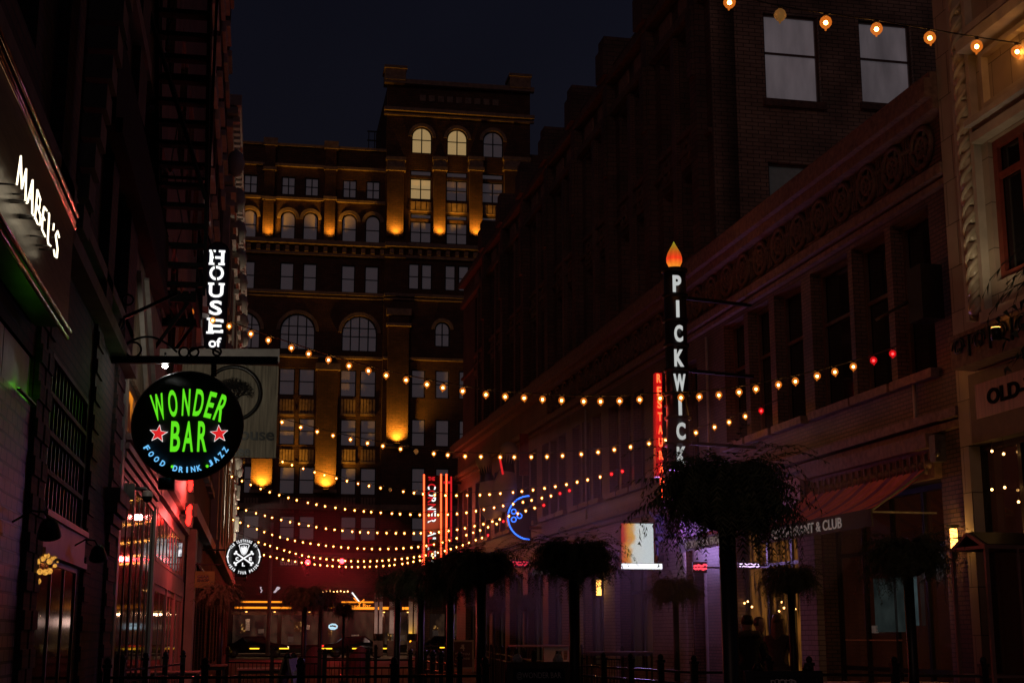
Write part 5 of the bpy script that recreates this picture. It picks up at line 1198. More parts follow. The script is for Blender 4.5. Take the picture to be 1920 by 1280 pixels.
# awnings
def awning(name, label, s0, s1, out, zw, zt, zb, txt, th, tw, cx):
    t = thing(name, label, 'awning', RM(s0, 0, zw), 'striped awnings')
    n = max(4, int((s1 - s0) / .24)); cl = [MB(), MB(), MB()]
    for i in range(n):
        a, b_ = s0 + (s1 - s0) * i / n, s0 + (s1 - s0) * (i + 1) / n; m = cl[0]; m.cur = (0, 1, 0, 2)[i % 4]
        pts = []
        for q in range(7):
            f = q / 6; pts.append((out * f + .02, zw + (zt - zw) * f - .10 * math.sin(math.pi * f)))
        for q in range(6): m.face([RM(a, pts[q][0], pts[q][1]), RM(b_, pts[q][0], pts[q][1]), RM(b_, pts[q + 1][0], pts[q + 1][1]), RM(a, pts[q + 1][0], pts[q + 1][1])])
    cl[0].build('canopy', [M_['awn_orange'], M_['awn_purple'], M_['awn_rose']], t)
    m = MB(); m.mbox(RM, s0, s1, out + .005, out + .03, zb, zt); vo = m.build('valance', M_['black_paint'], t)
    m = MB(); put(m, txt, RM(cx, out + .032, (zt + zb) / 2), RMAT.to_3x3() @ V((0, -1, 0)), EZ, tw, th, .006, 0, .015); m.build('lettering', M_['white_letter'], vo)
    m = MB()
    for s in (s0 + .02, s1 - .02): m.bar(RM(s, .02, zw - .05), RM(s, out, zt - .03), .03); m.bar(RM(s, .02, zt - .06), RM(s, out, zt - .06), .03)
    m.build('frame', M_['grey_metal'], t)
awning('awning', 'striped orange and purple awning with white letters on its black valance, nearest the camera', 22.75, 27.95, 1.2, 4.42, 3.60, 3.30, 'RESTAURANT & CLUB', .19, 3.25, 25.55)
awning('awning', 'striped awning with white letters behind the big fern basket', 29.6, 33.0, 1.2, 4.25, 3.70, 3.42, 'PICKWICK & FROLIC', .17, 2.6, 31.2)

# wall lamps
for (u, v, s, w, h, watts, lab) in ((1787, 1012, None, .085, .40, 20, 'amber glowing wall lamp on the brick pier nearest the camera'), (1123, 1101, None, .13, .5, 9, 'slim amber wall lamp far down the right side behind the ferns')):
    sy, z = at_r(u, v, .22); t = thing('wall_lamp', lab, 'lamp', RM(sy, 0, z), 'amber wall lamps')
    b = MB(); b.mbox(RM, sy - w / 2, sy + w / 2, .16, .16 + w, z - h / 2, z + h / 2); b.build('shade', M_['lamp_warm'], t)
    b = MB()
    for zz in (z - h / 2, z + h * .08, z + h / 2): b.mbox(RM, sy - w / 2 - .012, sy + w / 2 + .012, .148, .172 + w, zz - .012, zz + .012)
    b.mbox(RM, sy - w * .8, sy + w * .8, .13, .19 + w, z + h / 2 + .013, z + h / 2 + .05); b.mbox(RM, sy - w * .5, sy + w * .5, .003, .16, z - .06, z + .06); b.mbox(RM, sy - .04, sy + .04, .18, .26, z - h / 2 - .12, z - h / 2 - .013)
    b.build('bracket', M_['black_metal'], t); lamp('lamp_light', t, RM(sy, .16 + w + .08, z), 'POINT', (1, .5, .12), watts, .08)
# small window neons
for (u, v, y, w, h, c, e, lab) in ((1405, 1059, 30.5, 40, 8, (.85, .6, 1), 2.5, 'small white violet neon strip in a window under the near awning'), (1313, 1063, 32.5, 26, 14, (1, .05, .08), 2.5, 'small red neon scribble under the second awning'), (975, 1056, 50, 30, 10, (1, .04, .08), 1.0, 'red lit sign under the bowling sign'), (1015, 1072, 48, 34, 8, (.3, .22, .22), .3, 'dim pale lettered strip right of the red lit sign')):
    p = at_y(u, v, y); k = y / FPX; t = thing('window_neon', lab, 'sign', p, 'small neons on the right')
    b = MB(); random.seed(int(u)); 
    for r_ in (-1, 1):
        b.tube([V((w * k * (i / 14 - .5), 0, h * k * (.25 * r_ + random.uniform(-.16, .16)))) for i in range(15)], h * k * .13, 5)
    b.build('tube', glow('neon_scribble', c, e), t, True)
    b = MB(); b.obox((0, .06, 0), w * k * 1.1, .04, h * k * 1.5); q = RM(y + .1, 0, p.z) - p; b.bar((0, .07, 0), (q.x, .07, 0), .04); b.build('backing', M_['black_paint'], t, True)
# glass vestibule in front of the terracotta building
t = thing('glass_vestibule', 'steel framed glass entrance porch with a shallow gable beside the amber lamp', 'porch', RM(18, 0, 0))
def VM(s, o, z): return RM(s, o + .2, z)
sF, zE = at_r(1786, 1031, 1.7); sN = at_r(1848, 1021, 1.7)[0]; OO = 1.7; sm = (sF + sN) / 2; za = zE + .2
def VM(s, o, z): return RM(s, o, z)
b = MB()
for s in (sF, sN):
    for o in (.25, OO): b.bar(VM(s, o, 0), VM(s, o, zE - .025), .05)
    b.bar(VM(s, .2, zE), VM(s, OO + .03, zE), .05); b.bar(VM(s, .3, .95), VM(s, OO - .03, .95), .035)
b.bar(VM(sF, OO, zE), VM(sm, OO, za), .045); b.bar(VM(sN, OO, zE), VM(sm, OO, za), .045); b.bar(VM(sF, OO + .002, zE), VM(sN, OO + .002, zE), .045); b.bar(VM(sm, .2, za), VM(sm, OO, za), .04); b.bar(VM(sF, OO, .95), VM(sN, OO, .95), .03)
for o in (.75, 1.22): b.bar(VM(sN, o, 0), VM(sN, o, zE - .025), .03)
b.build('frame', M_['porch_metal'], t)
b = MB(); b.mesh([VM(sF, .2, zE + .035), VM(sF, OO - .03, zE + .035), VM(sm, OO - .03, za + .03), VM(sm, .2, za + .03), VM(sN, .2, zE + .035), VM(sN, OO - .03, zE + .035)], [(0, 1, 2, 3), (3, 2, 5, 4)]); b.build('roof', M_['black_paint'], t)
for s in (sF, sN): b = MB(); b.mbox(VM, s - .006, s + .006, .28, OO - .03, .05, zE - .03); b.build('glazing', M_['clear_glass'], t)
# fairy lights behind the terracotta building's window
for i, (u, v) in enumerate(((1862, 845), (1862, 917), (1886, 913), (1884, 850), (1912, 940))):
    p = RM(at_r(u, v, .1)[0], .12, at_r(u, v, .12)[1]); t = thing('hanging_bulb', ('small warm bulb at the upper left of the dark shop window under the lettered board', 'small warm bulb hanging lower left in the dark shop window', 'small warm bulb hanging low in the middle of the dark shop window', 'small warm bulb hanging high in the middle of the dark shop window', 'small warm bulb by the right frame edge, lowest in the dark shop window')[i], 'bulb', p, 'bulbs hung in the shop window')
    b = MB(); b.ball((0, 0, 0), .022, 8); b.build('glass', M_['bulb_soft'], t, True); b = MB(); b.cyl((0, 0, .02), (0, 0, .3), .004, 5); b.build('flex', M_['cable'], t, True)

t = thing('window_lights', 'cluster of small golden lights hung inside the warm window behind the people', 'lights', RM(31, -.2, 2))
w_ = MB()
for u, v in ((1390, 1121), (1396, 1130), (1388, 1139), (1402, 1127), (1410, 1137), (1393, 1147), (1465, 1128), (1470, 1139), (1479, 1134), (1491, 1141), (1399, 1153), (1384, 1131), (1461, 1145)):
    s_, z_ = at_r(u, v, -.2); b = MB(); b.ball(RM(s_, -.2, z_), .024, 8); bo_ = b.build('bulb', M_['bulb_soft'], t); w_ = MB(); w_.tube([RM(s_, -.2, z_ + .02), RM(s_, -.2, 3.9)], .004, 4); w_.build('flex', M_['cable'], bo_)
# ================================================================== fern baskets on posts
def fern_proto(name, label, seed, mat, loc, sc, group):
    random.seed(seed)
    t = thing(name, label, 'planter', loc, group); t.scale = (sc, sc, 1)
    b = MB(); b.cyl((0, 0, 0), (0, 0, 2.12), .054, 10); b.lathe([(.15, 0), (.15, .03), (.06, .09), (.05, .2)], (0, 0, 0), 12); b.build('pole', M_['black_metal'], t, True)
    b = MB(); b.lathe([(.02, 2.09), (.12, 2.11), (.20, 2.17), (.25, 2.27), (.26, 2.36), (.24, 2.36), (.001, 2.33)], (0, 0, 0), 18); b.build('basket', M_['basket'], t, True)
    b = MB()
    lob = [random.uniform(.7, 1.25) for _ in range(9)]
    for i in range(400):
        az = random.uniform(0, 2 * math.pi); lb = lob[int(az / 2 / math.pi * 9) % 9]
        if lb < .82 and random.random() < .45: continue
        el = random.uniform(-.35, 1.5); ln = random.uniform(.24, .42) * lb
        d = V((math.cos(az), math.sin(az), 0)); side = V((-d.y, d.x, 0)); p = V((0, 0, 2.37)) + d * random.uniform(.02, .24) + V((0, 0, random.uniform(-.05, .05))); n = 15
        pts = []; e = el; st = ln / n; dr_ = random.uniform(.13, .30)
        for k in range(n + 1):
            pts.append(p.copy()); p = p + (d * math.cos(e) + V((0, 0, 1)) * math.sin(e)) * st; e -= dr_ * random.uniform(.6, 1.4)
            d = (d + side * random.uniform(-.08, .08)).normalized()
        tw = random.uniform(-.7, .7)
        for k in range(1, n + 1):
            dr = (pts[k] - pts[k - 1]).normalized(); sd = (side * math.cos(tw) + dr.cross(side) * math.sin(tw)); w = .052 * math.sin(math.pi * min(1, (k + 2) / (n + 2.5))) + .008
            for sg in (-1, 1):
                q = pts[k - 1]; tip = q + sd * sg * w * random.uniform(.7, 1.2) + dr * w * random.uniform(.2, 1.0) + V((random.uniform(-.012, .012), random.uniform(-.012, .012), -w * random.uniform(.1, .9)))
                b.face([q, q + dr * .015, tip])
    for i in range(170):                                    # fronds trailing down round the basket
        az = random.uniform(0, 2 * math.pi); lb = lob[int(az / 2 / math.pi * 9) % 9]; d = V((math.cos(az), math.sin(az), 0)); side = V((-d.y, d.x, 0)); n = 14; st = random.uniform(.2, .46) * lb / n
        p = V((0, 0, random.uniform(2.22, 2.38))) + d * random.uniform(.2, .3); e = random.uniform(-.7, .5); dr_ = random.uniform(.06, .22)
        for k in range(1, n + 1):
            q = p + (d * math.cos(e) + V((0, 0, 1)) * math.sin(e)) * st; e = max(-1.62, e - dr_); w = .046 * math.sin(math.pi * min(1, (k + 2) / (n + 2.5))) + .008
            for sg in (-1, 1): b.face([p, p + (q - p) * .5, p + side * sg * w * random.uniform(.5, 1.2) + (q - p) * random.uniform(.2, 1.2) + d * random.uniform(-.02, .02) + V((0, 0, -w * random.uniform(.2, 1.0)))])
            p = q
    for i in range(46):                                     # fine straggling wisps
        az = random.uniform(0, 2 * math.pi); d = V((math.cos(az), math.sin(az), 0)); p = V((0, 0, 2.42)) + d * .2; e = random.uniform(.2, 1.3); st = random.uniform(.035, .055)
        for k in range(11):
            q = p + (d * math.cos(e) + V((0, 0, 1)) * math.sin(e)) * st; e -= random.uniform(.05, .3); s_ = V((-d.y, d.x, 0))
            b.face([p, q, q + V((0, 0, .005))])
            for sg in (-1, 1): b.face([p, p + (q - p) * .35, p + s_ * sg * .026 + (q - p) * .7 + V((0, 0, -.012))])
            p = q
    b.build('foliage', M_[mat], t, True)
    return t
def fspot(u, v, zc=2.38):
    p = at_z(u, v, zc); return p
G = 'fern baskets on posts'
proto = []
FERN = [(1360, 905, .9, 0, 'largest fern basket, nearest the camera, its broad post hiding part of the awning'), (1700, 1030, .98, 0, 'round fern basket standing alone in front of the dark bar window'), (1482, 1076, 1.05, 0, 'fern basket in front of the warm lit window behind the standing people'),
        (1266, 1098, 1.0, 0, 'fern basket right of the bright screen in front of the pale brick pier'), (1076, 1035, 1.1, 0, 'dark fern basket with a broad post left of the slim amber wall lamp'), (903, 1050, 1.1, 0, 'big dark fern basket left of the red tinted fern'),
        (845, 1066, 1.0, 0, 'fern basket directly under the tall neon letters'), (790, 1082, 1.0, 0, 'fern basket over the slim yellow lit column, right of its neighbour'), (746, 1090, 1.0, 0, 'fern basket between the lit shop name and the yellow column'),
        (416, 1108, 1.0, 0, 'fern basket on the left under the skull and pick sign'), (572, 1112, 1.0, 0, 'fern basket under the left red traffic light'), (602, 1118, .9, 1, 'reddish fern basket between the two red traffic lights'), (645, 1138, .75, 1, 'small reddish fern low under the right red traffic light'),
        (926, 1126, .8, 1, 'small fern with red glow put into its colour in the middle distance'), (986, 1124, .85, 0, 'dull fern basket right of the red tinted fern'), (2330, 520, 1.0, 0, 'fern basket hanging its sprays over the scrolled balcony')]
for i, (u, v, s, kind, lab) in enumerate(FERN):
    p = fspot(u, v)
    kind = 10 + i % 3 if kind == 0 else 1
    if kind >= 10 and not any(k == kind for k, _ in proto): t = fern_proto('fern_planter', lab, 3 + 5 * kind, 'fern', (p.x, p.y, 0), s, G); proto.append((kind, t))
    elif kind == 1 and not any(k == 1 for k, _ in proto): t = fern_proto('fern_planter', lab, 9, 'glow_tinted_fern', (p.x, p.y, 0), s, G); proto.append((1, t))
    else:
        t = copy_tree([q for k, q in proto if k == kind][0]); t.location = (p.x, p.y, 0); t.scale = (s, s, 1); t['label'] = lab; t.rotation_euler = (0, 0, i * 1.3)
# ================================================================== patio rails
def fence(label, pts, h=1.05, step=1.6, bal=True, fin=True):
    p0 = V(pts[0]); t = thing('patio_fence', label, 'fence', (p0.x, p0.y, 0), 'black iron patio fences')
    r = MB(); bl = MB(); posts = []
    for a, b in zip(pts[:-1], pts[1:]):
        a, b = V((a[0], a[1], 0)), V((b[0], b[1], 0)); d = b - a; n = max(1, round(d.length / step))
        for z in (h, h - .14, .12): r.bar(a + V((0, 0, z)), b + V((0, 0, z)), .045 if z == h else .03, .03)
        for i in range(n + 1):
            if (i == 0 and posts): continue
            posts.append(a + d * i / n)
        m = int(d.length / .13)
        if bal:
            for i in range(1, m): q = a + d * i / m; bl.bar(q + V((0, 0, .12)), q + V((0, 0, h - .14)), .014)
    r.build('rail', M_['rail_metal'], t)
    if bal: bl.build('baluster_panel', M_['black_metal'], t)
    for q in posts:
        b = MB(); b.obox(q + V((0, 0, (h + .1) / 2)), .075, .075, h + .1); b.obox(q + V((0, 0, h + .12)), .1, .1, .035)
        if fin: b.lathe([(.03, h + .137), (.042, h + .17), (.03, h + .2), (.001, h + .215)], (q.x, q.y, 0), 8)
        b.build('post', M_['black_metal'], t)
def g_(u, y): p = at_y(u, 1190, y); return (p.x, y)
fence('low black fence running right across the bottom of the picture', [g_(205, 16.3), g_(910, 16.3)], step=1.15)
fence('black fence on the left in front of the pale road', [g_(428, 33), g_(600, 31)], step=1.2)
fence('black fence with knobbed posts in front of the pink tub chairs', [g_(610, 27), g_(770, 27), g_(862, 22)], step=.8)
fence('second knobbed fence behind the tub chairs', [g_(600, 38), g_(705, 38)], step=.7)
fence('far picket fence beside the white framed price board', [g_(782, 62), g_(850, 58)], step=.9)
fence('sloping fence in the middle with reddish rails', [g_(905, 43), g_(1000, 26)], step=2.2)
fence('fence with shiny pinkish rails right of the chalk board', [g_(1085, 21.5), g_(1300, 17.3), g_(1440, 17.3)], step=1.1)
fence('low fence in front of the bar window at the lower right', [g_(1515, 16.2), g_(1840, 15.2)], step=1.2)
fence('short fence beside the slim amber wall lamp', [g_(1090, 37), g_(1166, 35)], step=1.6)
fence('fence down the left pavement in front of the glazed shop', [g_(232, 19.5), g_(345, 24)], step=1.5)
# ================================================================== tables, chairs, boards
def table(label, u, y, w, d, z=.76, mat='brown_wood', rot=0):
    p = at_y(u, 1190, y); t = thing('patio_table', label, 'table', (p.x, y, 0), 'patio tables', rot)
    b = MB(); n = 6
    for i in range(n): b.box(-w / 2, w / 2, -d / 2 + d * i / n + .006, -d / 2 + d * (i + 1) / n - .006, z - .03, z)
    b.build('table_top', M_[mat], t, True)
    for sx in (-1, 1):
        for sy in (-1, 1): b = MB(); b.bar((sx * (w / 2 - .06), sy * (d / 2 - .06), 0), (sx * (w / 2 - .06), sy * (d / 2 - .06), z - .03), .05); b.build('leg', M_['black_metal'], t, True)
    b = MB(); b.box(-w / 2 + .05, w / 2 - .05, -d / 2 + .05, d / 2 - .05, z - .1, z - .031); b.build('apron', M_['black_metal'], t, True)
table('long dark table beside the pink lit shop on the left', 325, 27, 1.0, 1.5, .86); table('dark patio table under the left fern basket', 405, 30, .5, 1.2, .92)
table('planked patio table with a pale top left of the sandwich board', 490, 33, 1.0, 1.6, .78, 'rose_tone'); table('patio table with a rosy top in front of the bar window', 1560, 21, 1.2, 1.0, .8, 'rose_tone'); table('second rosy patio table at the lower right', 1700, 20.5, 1.3, 1.0, .8, 'rose_tone')
table('high bar table beside the slim amber wall lamp', 1160, 34, 1.6, .6, 1.12)
def tub(label, u, y):
    p = at_y(u, 1190, y); t = thing('tub_chair', label, 'chair', (p.x, y, 0), 'pink tub chairs', 0)
    b = MB(); prof = []
    for i in range(13):
        a = math.pi * (.0 + i / 12); x, y_ = .33 * math.cos(a), -.30 * math.sin(a); h = .72 + .48 * math.sin(a) ** 1.5
        prof.append((x, y_, h))
    for i in range(12):
        (x0, y0, h0), (x1, y1, h1) = prof[i], prof[i + 1]
        b.mesh([(x0, y0, .42), (x1, y1, .42), (x1 * 1.08, y1 * 1.1, h1), (x0 * 1.08, y0 * 1.1, h0), (x0 * .88, y0 * .86, .42), (x1 * .88, y1 * .86, .42), (x1 * .95, y1 * .95, h1), (x0 * .95, y0 * .95, h0)], [(0, 1, 2, 3), (5, 4, 7, 6), (3, 2, 6, 7), (0, 4, 5, 1)], True)
    b.build('backrest', M_['tub_pink'], t, True); b = MB(); b.lathe([(.001, .40), (.28, .40), (.30, .46), (.27, .52), (.001, .53)], (0, 0, 0), 16); b.build('seat', M_['tub_pink'], t, True)
    for k in range(4): a = math.pi / 4 + k * math.pi / 2; b = MB(); b.bar((.2 * math.cos(a), .2 * math.sin(a), .4), (.26 * math.cos(a), .26 * math.sin(a), 0), .03); b.build('leg', M_['black_metal'], t, True)
    return t
c1 = tub('pink tub chair behind the two thin posts left of centre', 590, 41); c2 = copy_tree(c1); p = at_y(668, 1190, 41); c2.location = (p.x, 41, 0); c2['label'] = 'pink tub chair behind the knobbed posts right of the other one'; c2.rotation_euler = (0, 0, .4)
def aboard(label, u, y, w, h, rz, frame, face, lines, cat='board sign', z0=0):
    p = at_y(u, 1190, y); t = thing('sandwich_board', label, cat, (p.x, y, z0), 'sandwich boards', rz)
    sp = .28
    for sg in (-1, 1):
        b = MB(); M2 = lambda s, o, z, sg=sg: V((s, sg * (sp * (1 - z / h) + .01 + o), z)); f = .07
        for s0, s1, z0_, z1 in ((-w / 2, -w / 2 + f, 0, h), (w / 2 - f, w / 2, 0, h), (-w / 2 + f, w / 2 - f, h - f, h), (-w / 2 + f, w / 2 - f, .14, .14 + f)): b.mbox(M2, s0, s1, 0, .035, z0_, z1)
        fo = b.build('frame', M_[frame], t, True)
        b = MB(); b.mbox(M2, -w / 2 + f, w / 2 - f, .008, .02, .14 + f, h - f); b.build('panel', M_[face], fo, True)
    b = MB(); tl = sp / h; upv = V((0, tl, 1)).normalized()
    for txt, z, th, tw in lines:
        put(b, txt, (0, -(sp * (1 - z / h) + .036), z), EX, upv, tw, th, .004)
    b.build('lettering', M_['chalk'], t, True)
    for sx in (-1, 1): b = MB(); b.lathe([(.02, 0), (.055, .01), (.06, .04), (.03, .09), (.001, .10)], (sx * w * .32, 0, h - .01), 10); b.build('knob', M_['chalk'] if frame == 'board_wood' else M_['black_metal'], t, True)
    return t
aboard('dark chalk board with a wooden frame and pale chalk letters at the bottom centre', 1008, 15.9, .72, 1.21, 0, 'board_wood', 'black_paint', (('@WONDER BAR', 1.06, .085, .5), ('LIVE JAZZ', .9, .08, .4)))
aboard('white framed price board far down the middle of the street', 867, 60, .95, 1.3, -.1, 'pale_metal', 'board_red', (('4', 1.0, .26, .2), ('$', 1.05, .14, .09), ('FOR YOU', .74, .09, .6), ('BEER & WINE', .55, .08, .6)))
aboard('brown sandwich board seen almost edge on at the lower left', 546, 23, .75, 1.15, 1.35, 'brown_wood', 'brown_wood', (('DRINK', .9, .1, .4),))
aboard('dark chalk board at the feet of the standing people', 1465, 15.2, .85, 1.12, -.15, 'black_paint', 'black_paint', (('COLD', 1.0, .07, .22), ('BEER', .98, .09, .3)))
p = at_y(1043, 1190, 31); t = thing('patio_counter', 'white wooden counter end with two square openings below a long ledge', 'counter', (p.x, 31, 0))
b = MB(); w = .55
for x0, x1, z0, z1 in ((-w / 2, w / 2, .2, .98), (-w / 2, w / 2, 1.17, 1.25), (-w / 2, -.02, .981, 1.169), (.12, .16, .981, 1.169), (.245, w / 2, .981, 1.169)): b.box(x0, x1, -.02, .02, z0, z1)
b.build('end_panel', M_['white_wood'], t, True); b = MB(); b.box(-.9, .3, -.1, .9, 1.252, 1.29); b.build('ledge', M_['rose_tone'], t, True)
b = MB(); b.box(-.88, w / 2 - .02, .03, .6, 0, .95); b.build('cabinet', M_['black_paint'], t, True)
# ================================================================== traffic lights and street sign
YT_ = 96.0
for u, v, lab in ((577, 1053, 'red traffic light, left of the pair hanging over the avenue'), (641, 1051, 'red traffic light, right of the pair hanging over the avenue')):
    p = at_y(u, v, YT_); t = thing('traffic_light', lab, 'traffic light', p, 'traffic lights')
    b = MB(); b.obox((0, .15, -.36), .36, .28, 1.1); b.build('housing', M_['black_metal'], t, True)
    for i, m in enumerate(('signal_red', 'lens_dark', 'lens_dark')):
        z = -.02 - .35 * i; b = MB(); b.tube([(0, 0, z), (0, -.02, z)], .165, 18); lo = b.build('lens', M_[m], t, True)
        b = MB(); b.lathe([(.155, 0), (.155, -.22)], (0, 0, z), 14, Matrix.Rotation(-math.pi / 2, 3, 'X') @ Matrix.Rotation(0, 3, 'Z'), 0, math.pi); b.build('visor', M_['black_metal'], lo, True)
    lamp('signal_glow', t, p + V((0, -.3, -.02)), 'SPOT', (1, .03, .04), 700, .15, p + V((0, -10, -1.2)), 130, .6)
p0 = at_y(503, 1190, YT_); zA = at_y(600, 1042, YT_).z
t = thing('signal_pole', 'tall grey pole whose long arm carries the two red traffic lights', 'pole', (p0.x, YT_ + .3, .15))
b = MB(); b.tube([(p0.x, YT_ + .3, .15), (p0.x, YT_ + .3, zA + 2.2)], .15, 10, taper=.7); b.build('mast', M_['pale_metal'], t)
b = MB(); b.tube([(p0.x, YT_ + .3, zA - .1), (at_y(655, 1042, YT_).x, YT_ + .3, zA + .12)], .07, 8); b.build('arm', M_['grey_metal'], t)
p = at_y(542, 1054, YT_); t = thing('street_sign', 'dark street name sign hanging left of the red traffic lights', 'street sign', p)
b = MB(); b.obox((0, .02, 0), 41 * YT_ / FPX, .03, 15 * YT_ / FPX); b.bar((-.4, .03, .2), (-.4, .2, .75), .03); b.bar((.4, .03, .2), (.4, .2, .75), .03); b.build('plate', M_['navy_paint'], t, True)
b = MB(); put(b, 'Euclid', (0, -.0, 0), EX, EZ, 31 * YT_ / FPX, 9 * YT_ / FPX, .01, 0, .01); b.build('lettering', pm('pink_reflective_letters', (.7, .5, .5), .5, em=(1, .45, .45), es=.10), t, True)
# small lit things on the shop front across the avenue
for (u0, u1, v, n, lab) in ((606, 652, 1108, 8, 'row of tiny warm bulbs over the orange lit shop'),):
    p = at_y(u0, v, FY - .4); t = thing('light_row', lab, 'string lights', p); b = MB(); q = at_y(u1, v, FY - .4) - p; b.tube([(0, 0, .08), q + V((0, 0, .08))], .015, 5); b.build('cable', M_['cable'], t, True)
    for i in range(n): b = MB(); b.ball(q * i / (n - 1) + V((0, 0, .03 * (i % 3 - 1))), .055, 8); b.build('bulb', M_['bulb_soft'], t, True)
p = at_y(624.5, 1174, FY - .2); t = thing('window_sign', 'small bright pale blue oval sign with a picture of food in the far shop window', 'sign', p)
b = MB(); k = FY / FPX; b.poly([(9 * k * math.cos(a), 6 * k * math.sin(a)) for a in [2 * math.pi * i / 8 + .3 for i in range(8)]], lambda s, o, z: V((s, -o, z)), -.05, 0); b.build('panel', glow('pale_blue_light', (.55, .85, 1), 1.0), t, True)
b = MB()
for i, (x, z) in enumerate(((-4, 1), (-1, 1.4), (2, 1), (4, .4))): b.cur = i % 3; b.ball((x * k, -.01, z * k), 1.9 * k, 8, 1, .2, .8)
b.build('picture', [pm('food_brown', (.4, .15, .04)), pm('food_green', (.05, .3, .06)), pm('food_dark', (.03, .02, .02))], t, True)
p = at_y(507, 1105, FY - .3); t = thing('script_sign', 'white scribbled script sign on the far dark shop front left of the ferns', 'sign', p)
b = MB()
for pts in ([(-16, 4), (-18, 5), (-17, 1), (-15, -1), (-17, -5)], [(6, -5), (14, 5)], [(8, -5), (16, 4)], [(10, 1), (12, 5), (17, 3), (13, 0)], [(-3, 4), (-1, -3), (2, -5)], [(14, 5), (17, 3)]): b.tube([(x * k, 0, z * k) for x, z in pts], .04, 5)
b.build('lettering', glow('pinkish_white_script', (.75, .6, .68), .8), t, True); b = MB(); b.obox((0, .08, 0), 44 * k, .06, 16 * k); b.build('board', M_['black_paint'], t, True)
p = at_y(652, 1117, FY - .5); t = thing('bar_sign', 'white stroke of a cocktail stirrer above the orange lit shop name', 'sign', p)
b = MB(); b.bar(at_y(660, 1110, FY - .5) - p, at_y(674, 1128, FY - .5) - p, .16, .1); b.build('stirrer', M_['sign_white'], t, True); b = MB(); b.bar(at_y(666, 1118, FY - .45) - p, at_y(666, 1118, FY - .1) - p, .05); b.build('bracket', M_['black_metal'], t, True)
# ================================================================== cars waiting on the avenue
def car(label, u, y, face):
    p = at_y(u, 1190, y); t = thing('parked_car', label, 'car', (p.x, y, .012), 'dark cars on the avenue', 0 if face > 0 else math.pi)
    prof = [(-2.2, .35), (-2.22, .75), (-2.05, .92), (-1.35, .98), (-.75, 1.40), (.55, 1.44), (1.15, 1.0), (2.0, .88), (2.22, .7), (2.22, .35)]
    b = MB(); n = len(prof); L0 = []; 
    for yy, sc in ((-.86, .97), (-.8, 1), (.8, 1), (.86, .97)): L0.append([V((x * (1 if abs(yy) < .83 else .985), yy * (1 if z < 1 else .84), z * sc if z > .5 else z)) for x, z in prof])
    b.mesh([q for r in L0 for q in r], [(i + k * n, (i + 1) % n + k * n, (i + 1) % n + (k + 1) * n, i + (k + 1) * n) for k in range(3) for i in range(n)] + [tuple(range(n))[::-1], tuple(range(3 * n, 4 * n))], True); b.build('body', M_['car_paint'], t, True)
    for sy in (-1, 1):
        b = MB(); b.mesh([(-1.2, sy * .80, .99), (.98, sy * .80, 1.02), (.5, sy * .735, 1.37), (-.7, sy * .735, 1.34)], [(0, 1, 2, 3)]); b.mbox(lambda s, o, z: V((s, sy * (.795 + o), z)), -.05, .02, 0, .01, 1.0, 1.02); b.build('side_window', M_['glass'], t, True)
        for x in (-1.38, 1.4):
            b = MB(); b.tube([(x, sy * .66, .33), (x, sy * .875, .33)], .33, 20); wo = b.build('wheel', M_['cable'], t, True); b = MB(); b.tube([(x, sy * .876, .33), (x, sy * .885, .33)], .2, 14); b.build('rim', M_['grey_metal'], wo, True)
        b = MB(); b.obox((2.21, sy * .6, .68), .06, .34, .13); b.build('headlight', M_['headlight'], t, True); b = MB(); b.obox((-2.21, sy * .62, .78), .06, .3, .13); b.build('tail_light', M_['tail'], t, True)
        
        for xm in (1.95, .0, -1.95): b = MB(); b.obox((xm, sy * .885, .62), .62, .03, .07); b.build('amber_dash', M_['amber_light'], t, True)  # overlong amber dashes stand in for streaks of moving lights
    return t
c1 = car('dark car with added amber light dashes behind the grey signal pole', 478, 99, 1)
c2 = copy_tree(c1); p = at_y(668, 1190, 98); c2.location = (p.x, 98, .012); c2['label'] = 'dark car behind the reddish ferns on the avenue'
c3 = copy_tree(c1); p = at_y(830, 1190, 104.5); c3.location = (p.x, 104.5, .012); c3.rotation_euler = (0, 0, math.pi); c3['label'] = 'dark car partly hidden by the picket fence on the far lane'
